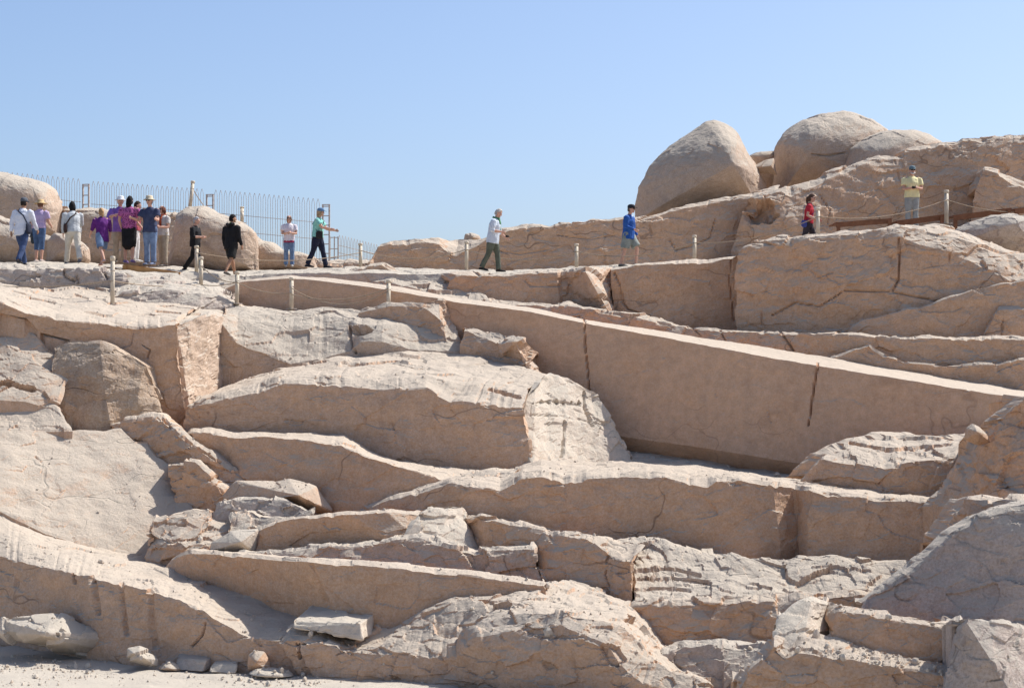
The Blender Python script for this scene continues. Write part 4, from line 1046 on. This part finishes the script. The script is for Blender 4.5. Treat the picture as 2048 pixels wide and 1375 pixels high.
    if top:
        c = MB(); hz = (hem - .95)
        c.tube([hip + up * hz, hip + up * (hz * .5 + .05), waist, chest, nb - up * .06, nb - up * .012, nb + up * .02], [(.185 * g, .14 * g), (.18 * g, .14 * g), (.165 * g, .13 * g), (.188 * g, .135 * g), (.17 * g, .095 * g), (.105, .075), (.068, .066)], cap=False)
        for nm, s in (('L', 1), ('R', -1)):
            sh, e, w, f, u = arm[nm]
            if sleeve == 'short': c.tube([sh + A([-.05 * s, 0, .005]), sh + u * .02, sh * .35 + e * .65], [.062, .066 * g, .068 * g], cap=False)
            elif sleeve == 'long': c.tube([sh + A([-.05 * s, 0, .005]), sh + u * .02, sh * .4 + e * .6, e, e * .4 + w * .6, w - f * .01], [.066, .07 * g, .064 * g, .06, .052, .044], cap=False)
            elif sleeve == 'elbow': c.tube([sh + A([-.05 * s, 0, .005]), sh + u * .02, sh * .4 + e * .6, e, e * .7 + w * .3], [.066, .07 * g, .066 * g, .062, .056], cap=False)
        c.obj('shirt', top, root, voxel=.015, wrinkle=.011, seed=py * .1 + px)
    for nm in 'LR':
        h, kn_, an, fd = J[nm]; tip = -fd[2]
        if bare_feet: continue
        c = MB()
        c.tube([an + A([0, .06, -.045 + .03 * tip]), an + A([0, .02, -.03]), an + fd * .07 + A([0, 0, -.04]), an + fd * .15 + A([0, 0, -.052]), an + fd * .20 + A([0, 0, -.06])], [(.034, .034), (.043, .043), (.046, .038), (.047, .028), (.034, .02)])
        c.obj('shoe', cm(shoes, name='shoe_leather'), root, voxel=.014)
    # ---- hair and headgear
    def hshape(grow, front, side_z, back_z):
        def fn(p):
            return M @ (p * A([.074, .095, .118]) * grow)
        return fn
    if hair:
        hm = cm(hair, tuple(v * .6 for v in hair), name='hair')
        c = MB(); V = []; Fc = []
        nu, nv = 20, 14
        keep = lambda p: (p[2] > .45) or (p[1] > -.15 + .35 * max(0, -p[2]) and p[2] > (-.55 if hairstyle == 'short' else -.95)) or (hairstyle in ('bob', 'long') and p[1] > -.45 and p[2] > -1.0 and abs(p[0]) > .55)
        cb = MB(); cb.ball((0, 0, 0), (1, 1, 1), nu, nv)
        idx = {}
        for f_ in cb.f:
            ctr = np.mean([cb.v[i] for i in f_], 0)
            if keep(ctr):
                for i in f_:
                    if i not in idx:
                        idx[i] = len(V); p = A(cb.v[i]); V.append(p)
                Fc.append(tuple(idx[i] for i in f_))
        n0 = len(V)
        th = 1.16 if hairstyle != 'bob' else 1.24
        outer = [hd + M @ (p * A([.074, .095, .118]) * (th + .05 * math.sin(p[0] * 9 + p[2] * 7))) for p in V]
        inner = [hd + M @ (p * A([.074, .095, .118]) * .93) for p in V]
        c.add(outer, Fc); c.add(inner, [tuple(reversed(f_)) for f_ in Fc])
        if hairstyle == 'bob': c.tube([hpnt(0, .05, .02), hpnt(0, .07, -.06), hpnt(0, .06, -.125)], [(.088, .055), (.092, .055), (.078, .04)])
        if hairstyle == 'long': c.tube([hpnt(0, .05, .02), hpnt(0, .085, -.1), hpnt(0, .10, -.24)], [(.085, .05), (.085, .045), (.055, .03)])
        if hairstyle == 'ponytail': c.tube([hpnt(0, .09, .04), hpnt(0, .125, .0), hpnt(0, .13, -.10), hpnt(0, .11, -.2)], [.028, .036, .032, .014])
        c.obj('hair', hm, root, voxel=.012)
    if hat:
        kind, col = hat; hm = cm(col, tuple(v * .85 for v in col), name='hat_cloth')
        def pl(p): return hd + M @ A([p[0], p[1], p[2]])
        c = MB()
        if kind == 'cap':
            c.lathe([(.086, .035), (.092, .06), (.088, .10), (.062, .135), (.015, .148)], 20, sy=1.2, fn=pl)
            c.add([pl(q) for q in [(-.07, -.085, .05), (.07, -.085, .05), (.062, -.165, .035), (0, -.19, .03), (-.062, -.165, .035), (-.07, -.085, .062), (.07, -.085, .062), (.062, -.165, .045), (0, -.19, .042), (-.062, -.165, .045)]],
                  [(0, 1, 2, 3, 4), (9, 8, 7, 6, 5), (0, 5, 6, 1), (1, 6, 7, 2), (2, 7, 8, 3), (3, 8, 9, 4), (4, 9, 5, 0)])
        else:
            br = {'bucket': (.15, .02), 'straw': (.19, .03)}[kind]
            c.lathe([(.09, .045), (br[0], .045 - br[1]), (br[0] + .003, .052 - br[1]), (.095, .062), (.09, .10), (.078, .14), (.03, .152)], 24, sy=1.15, fn=pl)
        c.obj('hat', hm, root)
    if eyes:
        if 'sunglasses' in extras:
            c = MB()
            for s in (1, -1):
                c.ball(hpnt(.033 * s, -.093, .015), (.03, .016, .02), 12, 8)
                c.tube([hpnt(.062 * s, -.08, .022), hpnt(.082 * s, .01, .025)], [.005, .005], seg=6)
            c.tube([hpnt(-.01, -.1, .02), hpnt(.01, -.1, .02)], [.004, .004], seg=6)
            c.obj('sunglasses', DARK, root)
        else:
            for s in (1, -1):
                c = MB(); c.ball(hpnt(.032 * s, -.086, .012), (.013, .010, .008), 10, 6); c.obj('eye', cm((.05, .035, .03), name='eye'), root)
        c = MB(); c.tube([hpnt(-.024, -.084, -.056), hpnt(0, -.093, -.058), hpnt(.024, -.084, -.056)], [.004, .0075, .004], seg=6)
        c.obj('mouth', cm((.40, .15, .12), name='lips'), root)
    # ---- things worn
    for ex in extras:
        if ex == 'sunglasses': continue
        kind = ex[0]
        if kind == 'bag':                                # ('bag', side, height, colour, size, forward)
            _, s, z, col, sz, fwd = ex
            p = hip + up * (z - .95) + A([s * (.17 * g + sz[0] * .5), -fwd, 0])
            c = MB(); c.tube([p - A([0, 0, sz[2]]), p - A([0, 0, sz[2] * .6]), p + A([0, 0, sz[2] * .7]), p + A([0, 0, sz[2]])], [(sz[0] * .8, sz[1] * .85), (sz[0], sz[1]), (sz[0] * .95, sz[1]), (sz[0] * .7, sz[1] * .9)], seg=14)
            o = c.obj('bag', cm(col, name='bag_cloth'), root, voxel=.02, wrinkle=.008)
            c = MB(); q = nb + A([-s * .09, -.01, .025])
            c.tube([p + A([0, .06, sz[2] * .9]), chest + A([s * .10, .155, 0]), chest + A([-s * .06, .135, .12]), q, chest + A([-s * .05, -.16, .10]), chest + A([s * .10, -.165, -.05]), p + A([0, -.06, sz[2] * .9])], [(.018, .006)] * 7, seg=8)
            c.obj('strap', cm(col, name='bag_cloth'), o)
        elif kind == 'scarf':
            c = MB(); c.tube([nb + A([.06, .03, .03]), nb + A([.03, -.085, .0]), chest + A([.05, -.15, .05]), waist + A([.07, -.165, .06])], [.034, .036, (.045, .02), (.05, .018)])
            c.tube([nb + A([.06, .03, .03]), nb + A([0, .075, .045]), nb + A([-.065, .02, .03]), nb + A([-.03, -.085, .0]), chest + A([-.05, -.15, .02])], [.034, .036, .036, .034, (.04, .018)])
            c.obj('scarf', cm(ex[1], ex[2], name='scarf_cloth'), root, voxel=.016, wrinkle=.008)
        elif kind == 'jacket_tied':
            c = MB(); w_ = arm[ex[1]][2]
            c.tube([w_ + A([0, 0, .05]), w_ - A([0, 0, .12]), w_ - A([0, .02, .32])], [(.06, .08), (.085, .11), (.06, .07)])
            c.obj('carried_jacket', cm(ex[2], name='jacket_cloth'), root, voxel=.02, wrinkle=.015)
        elif kind == 'hood':
            c = MB(); c.tube([nb + A([-.11, .03, .02]), nb + A([-.06, .1, .0]), nb + A([0, .13, -.03]), nb + A([.06, .1, .0]), nb + A([.11, .03, .02])], [.04, .055, .065, .055, .04])
            c.obj('hood', ex[1], root, voxel=.018, wrinkle=.006)
        elif kind == 'camera':
            p = (arm['L'][2] + arm['R'][2]) / 2 + arm['L'][3] * .07 + A([0, -.04, 0])
            c = MB(); c.box(p, (.045, .03, .03)); c.tube([p + A([0, -.02, 0]), p + A([0, -.06, 0])], [.022, .022], seg=10)
            c.obj('camera', DARK, root, smooth=False)
        elif kind == 'belt':
            c = MB(); z = hip + up * .1
            c.tube([z - up * .018, z + up * .018], [(.172 * g, .14 * g)] * 2, cap=False, seg=20); c.obj('belt', cm(ex[1], name='belt_leather'), root)
        elif kind == 'undershirt':
            c = MB(); c.tube([hip + up * (hem - 1.0), hip + up * (hem - .93)], [(.178 * g, .138 * g)] * 2, cap=False, seg=20); c.obj('undershirt', cm(ex[1], name='jersey'), root)
        elif kind == 'beard':
            c = MB(); c.tube([hpnt(-.06, -.05, -.05), hpnt(-.03, -.09, -.085), hpnt(0, -.1, -.095), hpnt(.03, -.09, -.085), hpnt(.06, -.05, -.05)], [.02, .026, .028, .026, .02], seg=8)
            c.obj('beard', cm((.62, .58, .54), name='hair'), root, voxel=.01)
        elif kind == 'collar':
            c = MB(); c.tube([nb + A([.07, .0, .03]), nb + A([0, .07, .045]), nb + A([-.07, .0, .03]), nb + A([-.02, -.085, .01])], [.02] * 4, seg=8); c.obj('collar', cm(ex[1], name='jersey'), root)
        elif kind == 'front':
            c = MB(); c.tube([nb + A([0, -.075, -.02]), chest + A([0, -.125, .03]), waist + A([0, -.125, .02])], [(.03, .012), (.05, .02), (.055, .016)]); c.obj('undershirt', cm(ex[1], name='jersey'), root)
    return root

walk1 = dict(L=(24, 6), R=(-18, 16)); walk2 = dict(L=(-20, 18), R=(22, 4)); stand = dict(L=(2, 3), R=(-2, 3)); easy = dict(L=(8, 12), R=(-3, 2))
hang = (2, 8, 12, 2); swingf = (22, 8, 22, 0); swingb = (-20, 8, 12, 0); held = (8, 6, 84, 30); clasp = (14, 6, 80, 40)
WHITE = cm((.74, .75, .80), (.62, .64, .71)); JEANS = cm((.055, .085, .18), (.035, .055, .12)); JEANS_L = cm((.20, .28, .42), (.12, .18, .30))
KHAKI = cm((.42, .35, .26), (.32, .27, .2)); BLACK = cm((.014, .014, .016), (.01, .01, .011)); CREAM = cm((.66, .60, .50), (.55, .5, .41))
person(44, 531, 50, 1.80, 165, 'person in a loose white shirt and jeans with a navy bag', dict(L=swingb, R=swingf), walk1, 4, skin=SKIN_T, build=1.08, top=WHITE, sleeve='long', hem=.80, bottom=JEANS, hair=(.03, .022, .018), hat=('cap', (.10, .11, .13)), extras=(('bag', -1, .98, (.03, .035, .06), (.05, .13, .12), -.06),), eyes=False)
person(78, 525, 51.4, 1.66, 165, 'person in a wide straw hat, lilac top and denim capris beside the person in white', dict(L=hang, R=(10, 8, 60, 10)), easy, 3, top=cm((.52, .40, .58), (.44, .33, .5)), hem=.95, bottom=cm((.09, .15, .27), (.06, .1, .19)), length='capri', shoes=(.5, .42, .38), hair=(.2, .1, .06), hat=('straw', (.62, .43, .22)), extras=(('jacket_tied', 'L', (.05, .06, .07)),), eyes=False)
person(146, 528, 50.2, 1.68, 205, 'person with a dark bob, pale grey top and cream trousers carrying a brown bag', dict(L=hang, R=(25, 12, 55, 5)), walk1, 8, top=cm((.56, .58, .58), (.42, .44, .45)), sleeve='long', hem=.90, bottom=CREAM, shoes=(.16, .17, .2), hair=(.015, .012, .012), hairstyle='bob', extras=(('bag', 1, 1.02, (.055, .03, .025), (.05, .10, .11), -.05), ('jacket_tied', 'R', (.36, .37, .37))), eyes=False)
person(204, 530, 50.2, 1.52, 215, 'person in a purple cardigan and denim shorts with a blonde ponytail', dict(L=swingf, R=(6, 14, 14, -8)), walk2, 3, top=cm((.13, .025, .19), (.09, .015, .14)), sleeve='elbow', hem=.74, bottom=JEANS_L, length='short', shoes=(.6, .45, .42), hair=(.55, .33, .16), hairstyle='ponytail', eyes=False)
person(240, 526, 51.2, 1.74, 20, 'person in a white sun hat, violet shirt and khaki trousers behind the patterned blouse', dict(L=hang, R=(35, 25, 65, 30)), stand, 0, top=cm((.26, .14, .46), (.19, .1, .36)), sleeve='elbow', hem=.82, bottom=KHAKI, shoes=(.3, .25, .2), hair=(.25, .16, .1), hat=('bucket', (.78, .78, .78)))
person(258, 526, 50.5, 1.74, 170, 'person in a patterned magenta blouse and black knee skirt with dark hair', dict(L=(-6, 10, 30, 8), R=(10, 25, 100, 20)), stand, 0, top=cm((.45, .12, .30), (.10, .02, .08), pattern=26.0), hem=.88, bottom=BLACK, length='skirt', shoes=(.22, .17, .40), hair=(.014, .01, .01), hairstyle='long', eyes=False)
person(270, 524, 51.8, 1.62, 100, 'person in white trousers with a red pouch half hidden behind the patterned blouse', dict(L=hang, R=(10, 6, 30, 0)), easy, 2, top=cm((.42, .10, .12), (.33, .07, .09)), hem=.9, bottom=cm((.68, .66, .64), (.6, .58, .56)), shoes=(.6, .58, .55), hair=(.05, .03, .02), extras=(('bag', 1, .95, (.42, .03, .04), (.03, .06, .06), .06),))
person(300, 531, 50.2, 1.78, -18, 'person in a tan bucket hat, navy T-shirt and blue jeans gesturing with both hands', dict(L=(20, 12, 70, -22), R=(20, 14, 82, -14)), stand, 0, build=1.06, top=cm((.055, .07, .13), (.04, .05, .1)), hem=.84, bottom=JEANS_L, shoes=(.16, .2, .3), hair=(.12, .07, .04), hat=('bucket', (.62, .53, .38)), extras=('sunglasses',))
person(326, 534, 50.8, 1.60, -40, 'person with reddish hair, an orange scarf, white top and khaki cargo trousers', dict(L=(8, 10, 80, 10), R=clasp), stand, 0, top=cm((.64, .60, .55), (.55, .5, .46)), hem=.9, bottom=KHAKI, shoes=(.3, .26, .22), hair=(.17, .06, .035), hairstyle='bob', extras=('sunglasses', ('scarf', (.45, .09, .03), (.28, .06, .03))))
person(390, 545, 51, 1.50, 75, 'person with short grey hair all in black, hands held in front, beside a post', dict(L=held, R=held), walk2, 0, build=1.1, top=BLACK, sleeve='elbow', hem=.84, bottom=BLACK, hair=(.42, .4, .4))
person(462, 553, 50.2, 1.66, 150, 'person in a black hooded jacket and black shorts walking past the tall pale boulder', dict(L=(-4, 8, 14, 0), R=(6, 6, 22, 0)), walk1, 2, head=(-35, 0), skin=SKIN_T, build=1.08, top=BLACK, sleeve='long', hem=.80, bottom=cm((.02, .02, .018), (.014, .014, .013)), length='short', shoes=(.09, .08, .07), hair=(.012, .01, .01), extras=(('hood', BLACK), ('collar', (.35, .6, .08))), eyes=False)
person(578, 534, 53.5, 1.42, 8, 'person in a white printed T-shirt and sunglasses with hands together in front', dict(L=clasp, R=clasp), stand, 0, build=1.06, top=cm((.78, .72, .74), (.68, .6, .64)), hem=.88, bottom=JEANS_L, shoes=(.45, .42, .4), hair=(.28, .17, .11), hairstyle='bob', extras=('sunglasses', ('undershirt', (.36, .03, .09))))
person(635, 536, 53.2, 1.66, 80, 'person in a mint T-shirt and blue cap with black bag, arm stretched forward', dict(L=(35, 8, 45, 0), R=(38, 8, 42, 0)), dict(L=(18, 6), R=(-14, 10)), 4, build=1.16, top=cm((.28, .60, .52), (.22, .5, .44)), hem=.92, bottom=cm((.018, .022, .045), (.013, .016, .034)), shoes=(.03, .03, .04), hair=(.48, .33, .2), hairstyle='bob', hat=('cap', (.12, .22, .36)), extras=(('bag', -1, .98, (.03, .028, .028), (.05, .11, .10), .12),))
person(986, 544, 51, 1.68, 78, 'person in a pale shirt, green scarf and olive trousers with head bowed', dict(L=(10, 8, 40, 5), R=(-6, 16, 88, 12)), dict(L=(14, 10), R=(-14, 14)), 9, head=(0, 22), build=1.2, top=cm((.62, .68, .74), (.52, .58, .66)), sleeve='elbow', hem=.80, bottom=cm((.125, .135, .10), (.09, .1, .072)), shoes=(.03, .028, .026), hair=(.55, .5, .44), extras=(('scarf', (.10, .27, .13), (.06, .18, .1)), ('camera',)))
person(1257, 534, 52, 1.68, 68, 'person in a blue jacket, grey shorts and black cap striding along the path', dict(L=(6, 8, 20, 0), R=(0, 10, 72, 8)), dict(L=(30, 34), R=(-10, 6)), 3, build=1.2, top=cm((.025, .10, .36), (.018, .075, .28)), sleeve='long', hem=.80, bottom=cm((.27, .29, .26), (.2, .22, .2)), length='short', shoes=(.2, .18, .15), hair=(.12, .09, .07), hat=('cap', (.02, .022, .03)), extras=('sunglasses', ('front', (.7, .74, .8))))
person(1617, 508, 52, 1.66, 82, 'person in a red top and sunglasses behind a post, carrying a blue bag', dict(L=(0, 6, 70, 8), R=(-12, 10, 78, 5)), walk1, 4, head=(0, 2), build=.96, top=cm((.50, .025, .045), (.38, .018, .03)), hem=.92, bottom=cm((.06, .045, .05), (.035, .028, .03)), shoes=(.05, .04, .04), hair=(.085, .045, .03), hairstyle='ponytail', extras=('sunglasses', ('bag', -1, .9, (.06, .08, .28), (.06, .09, .08), -.12)))
person(1824, 460, 54, 1.76, 4, 'person in a yellow polo shirt, grey trousers and cap standing behind the walkway', dict(L=clasp, R=clasp), stand, 0, build=1.14, top=cm((.86, .77, .42), (.78, .69, .37)), hem=.90, bottom=cm((.36, .36, .34), (.28, .28, .265)), shoes=(.1, .08, .06), hair=(.4, .38, .36), hat=('cap', (.16, .22, .24)), extras=('sunglasses', ('beard',), ('camera',)))
# ------------------------------------------------------------------ posts and ropes
POSTS = [  # x, top y, foot y, distance, tilt, label
    (225, 512, 611, 44.6, 0, 'tallest rope post, nearest one at the left in front of the deck'),
    (393, 491, 548, 50.3, 0, 'rope post beside the person all in black'),
    (402, 513, 577, 47.9, 0, 'rope post just in front of the one beside the person in black'),
    (474, 542, 608, 46.8, 0, 'rope post standing where the obelisk begins to narrow'),
    (583, 554, 618, 46.9, 0, 'rope post on the sunlit cap, first to the right of the obelisk tip'),
    (777, 559, 626, 46.5, 0, 'rope post on the sunlit cap near the dark hump of rock'),
    (721, 486, 537, 53.5, 0, 'rope post by the low fence panel at the end of the outcrop'),
    (933, 482, 541, 53.5, 0, 'rope post just left of the person with the green scarf'),
    (1153, 487, 541, 52.0, 0, 'rope post halfway between the green scarf and the blue jacket'),
    (1389, 470, 524, 51.2, 0, 'rope post right of the person in the blue jacket'),
    (1636, 415, 478, 48.5, 0, 'rope post in front of the person in red'),
    (1893, 380, 448, 50.8, 0, 'thick rope post on the walkway right of the person in yellow'),
    (380, 361, 416, 53.6, 6, 'leaning post standing on top of the tall pale boulder'),
    (484, 413, 446, 53.6, 0, 'short post on the right shoulder of the tall pale boulder')]
PT = []
first = None
for i, (x, y0, y1, d, tilt, lab) in enumerate(POSTS):
    foot = at(x, y1, d); topz = at(x, y0, d)[2]; h = topz - foot[2]
    root = empty('rope_post', foot); root.rotation_euler = (0, R(tilt), 0)
    tag(root, lab, 'post', 'pale posts that carry the ropes')
    if first is None:
        m = MB(); m.lathe([(.05, -.06), (.05, .93)], 16); me1 = m.mesh('pole', PIPE)
        m = MB(); m.lathe([(.058, .91), (.062, .915), (.062, .975), (.055, .995), (.03, 1.0)], 16); me2 = m.mesh('cap', PIPE)
        m = MB(); m.lathe([(.055, .005), (.14, .006), (.14, .02), (.055, .022)], 18); me3 = m.mesh('base_plate', RUST)
        m = MB(); m.lathe([(.053, .70), (.058, .70), (.058, .72), (.053, .72)], 16); me4 = m.mesh('rope_ring', RUST)
        first = [('pole', me1), ('cap', me2), ('base_plate', me3), ('rope_ring', me4)]
    for nm, me in first:
        o = bpy.data.objects.new(nm, me); C.objects.link(o); o.parent = root
        o.scale = (1.12 if i == 11 else 1.0, 1.12 if i == 11 else 1.0, h)
    PT.append((foot, h, R(tilt)))
def ring(i, t=.71):
    f, h, a = PT[i]; return f + np.array([math.sin(a) * h * t, -.06, h * t])
def rope(a, b, sag, label, r=.0105, n=26):
    a = np.array(a); b = np.array(b); P = []
    for t in np.linspace(0, 1, n):
        p = a * (1 - t) + b * t; p[2] -= 4 * sag * t * (1 - t); P.append(p)
    c = (a + b) / 2
    m = MB(); m.tube([p - c for p in P], [r * (1 + .25 * (k % 2)) for k in range(n)], lat=(0, 0, 1), seg=7, cap=False)
    o = m.obj('rope', ROPE); o.location = c
    tag(o, label, 'rope', 'ropes slung between the posts')
rope(at(-45, 568, 45.2), ring(0, .5), .10, 'rope running from the left edge of the picture to the tallest post')
rope(ring(0, .5), ring(2, .12), .08, 'rope hanging low from the tallest post to the one before the deck end')
rope(ring(2, .12), ring(3, .66), .05, 'rope rising across the grey low rock to the post at the obelisk tip')
rope(ring(2, .72), ring(3, .66), .12, 'rope slanting down past the person in the hooded jacket')
rope(ring(3, .66), ring(4, .50), .10, 'brown rope crossing the narrow end of the obelisk')
rope(ring(4, .66), ring(5, .66), .36, 'rope sagging deeply between the two posts on the sunlit cap')
rope(ring(4, .46), ring(5, .74), .20, 'second rope, twisted chain like, between the posts on the sunlit cap')
rope(ring(1, .75), ring(6, .62), .22, 'long rope behind the person in the white printed T-shirt')
rope(ring(6), ring(7), .24, 'rope in front of the low shaded outcrop')
rope(ring(7), ring(8), .26, 'rope passing before the knees of the person with the green scarf')
rope(ring(8), ring(9), .24, 'rope passing before the knees of the person in the blue jacket')
rope(ring(9), ring(10), .20, 'rope climbing from the path up to the person in red')
rope(ring(10), ring(11), .22, 'rope in front of the wooden walkway')
rope(ring(11), at(2075, 422, 51.5), .14, 'rope leading from the walkway to the right edge of the picture')
rope(ring(12, .75), at(408, 412, 54.5), .02, 'short stay running down from the leaning post to the boulder')

# ------------------------------------------------------------------ steel fence
def bar(m, a, b, r): m.tube([a, b], [r, r], lat=(1, 0, 0.01), seg=6, cap=False)
def hoop_mesh(w, h):
    m = MB(); p = [(-w / 2, 0, 0), (-w / 2, 0, h - .17), (-w * .40, 0, h - .10), (-w * .06, 0, h - .008), (0, 0, h), (w * .06, 0, h - .008), (w * .40, 0, h - .10), (w / 2, 0, h - .17), (w / 2, 0, 0)]
    m.tube(p, [.0065] * len(p), lat=(0, 1, 0), seg=6, cap=False)
    return m.mesh('picket_hoop', RUST)
def fence(x0, y0, x1, y1, d0, d1, n, h, label, post=True):
    a = at(x0, y0, d0); b = at(x1, y1, d1); a[2] -= h; b[2] -= h
    ax = (b - a); L = np.hypot(ax[0], ax[1]); ang = math.atan2(ax[1], ax[0])
    root = empty('steel_fence', a, ang); tag(root, label, 'fence', 'steel fence panels on the ridge')
    sp = L / n; hm = hoop_mesh(sp * .56, h)
    for i in range(n):
        o = bpy.data.objects.new('picket_hoop', hm); C.objects.link(o); o.parent = root
        o.location = ((i + .5) * sp, 0, (i + .5) / n * (b[2] - a[2]))
    for z in (.35 * h, .62 * h, .03 * h):
        m = MB(); bar(m, (0, .012, z), (L, .012, z + b[2] - a[2]), .009); m.obj('rail', RUST, root)
    if post:
        m = MB(); e = np.array([L, 0, b[2] - a[2]]); w = .2
        for q in (.07, .07 + w): m.box(e + np.array([q, 0, h * .45 - .1]), (.022, .022, h * .45 + .1))
        for z in np.linspace(.12, .88, 6) * h: m.box(e + np.array([.07 + w / 2, 0, z]), (w / 2 - .024, .018, .014))
        m.box(e + np.array([.07 + w / 2, 0, h * .9 + .014]), (w / 2 + .024, .02, .014))
        m.obj('ladder_post', RUST, root, smooth=False)
fence(-40, 339, 162, 358, 59.5, 58.5, 20, 1.85, 'steel fence panel farthest left above the big smooth boulder')
fence(182, 362, 409, 378, 58.2, 57.6, 23, 1.85, 'long steel fence panel behind the group of visitors')
fence(427, 379, 641, 398, 57.4, 57.0, 22, 1.85, 'steel fence panel behind the person in the white printed T-shirt')
fence(676, 469, 756, 489, 59, 63, 14, .85, 'low small fence panel by the end of the outcrop, seen at an angle', post=False)
c0 = at(660, 524, 57.5)
m = MB()
for q in (0, .13, .24): m.box((q, 0, .38), (.016, .016, .39))
for z in (.12, .4, .74): m.box((.12, 0, z), (.12, .012, .012))
o = m.obj('fence_post', RUST, smooth=False); o.location = c0
tag(o, 'short steel gate post of three bars left of the low fence panel', 'post')

# ------------------------------------------------------------------ wooden decks
def plank(m, a, b, w, t, back):
    """board with its front top edge from a to b, t thick, w deep"""
    a = np.array(a); b = np.array(b); d = np.array([0, w, 0.]); u = np.array([0, 0, -t])
    V = [a, b, b + d, a + d, a + u, b + u, b + d + u, a + d + u]
    m.add(V, [(0, 1, 2, 3), (7, 6, 5, 4), (0, 4, 5, 1), (1, 5, 6, 2), (2, 6, 7, 3), (3, 7, 4, 0)])
def deck(name, label, front, depth, t, wood, legs, boards=5, under=.5):
    pts = [at(*p) for p in front]; org = pts[0].copy()
    root = empty(name, org); tag(root, label, 'walkway')
    for a, b in zip(pts[:-1], pts[1:]):
        a = a - org; b = b - org; e = (b - a) * .004
        m = MB(); plank(m, a + e, b - e, .05, t, 0); m.obj('edge_beam', wood, root, smooth=False)
        for k in range(boards):
            o = np.array([0, .055 + k * depth / boards, .012])
            m = MB(); plank(m, a + e + o, b - e + o, depth / boards - .012, .035, 0); m.obj('board', wood, root, smooth=False)
    for x, y0, y1, d in legs:
        a = at(x, y0, d) - org; b = at(x, y1, d) - org
        m = MB(); m.box((a + b) / 2, (.045, .045, (a[2] - b[2]) / 2)); m.obj('leg', wood, root, smooth=False)
deck('wooden_walkway', 'dark brown wooden walkway stepping up to the right edge', [(1672, 445, 51.5), (1784, 437, 51.5)], 1.2, .13, WOOD_D, [(1677, 449, 472, 51.46), (1779, 440, 462, 51.46)])
deck('wooden_walkway', 'dark brown wooden walkway section below the person in yellow', [(1793, 442, 51.4), (1889, 429, 51.4)], 1.2, .14, WOOD_D, [(1797, 444, 462, 51.36), (1884, 433, 460, 51.36)])
deck('wooden_walkway', 'dark brown wooden walkway section right of the thick post', [(1907, 431, 51.3), (2024, 416, 51.3)], 1.2, .14, WOOD_D, [(1911, 434, 460, 51.26), (2018, 419, 445, 51.26)])
deck('wooden_walkway', 'last dark brown walkway section at the right edge', [(2029, 418, 51.2), (2110, 408, 51.2)], 1.2, .14, WOOD_D, [(2033, 421, 445, 51.16)])
deck('wooden_deck', 'low new orange wooden deck under the group of visitors', [(247, 528, 49.9), (361, 545, 49.3)], 2.0, .14, WOOD, [(249, 530, 542, 49.86), (357, 546, 552, 49.3)], 7)
deck('wooden_deck', 'thin orange boards left of the raised deck', [(160, 528, 50.0), (242, 539, 49.6)], 1.2, .05, WOOD, [], 4)
deck('wooden_deck', 'orange deck end beside the person all in black', [(363, 545, 50.1), (420, 549, 50.1)], 1.0, .06, WOOD, [], 4)
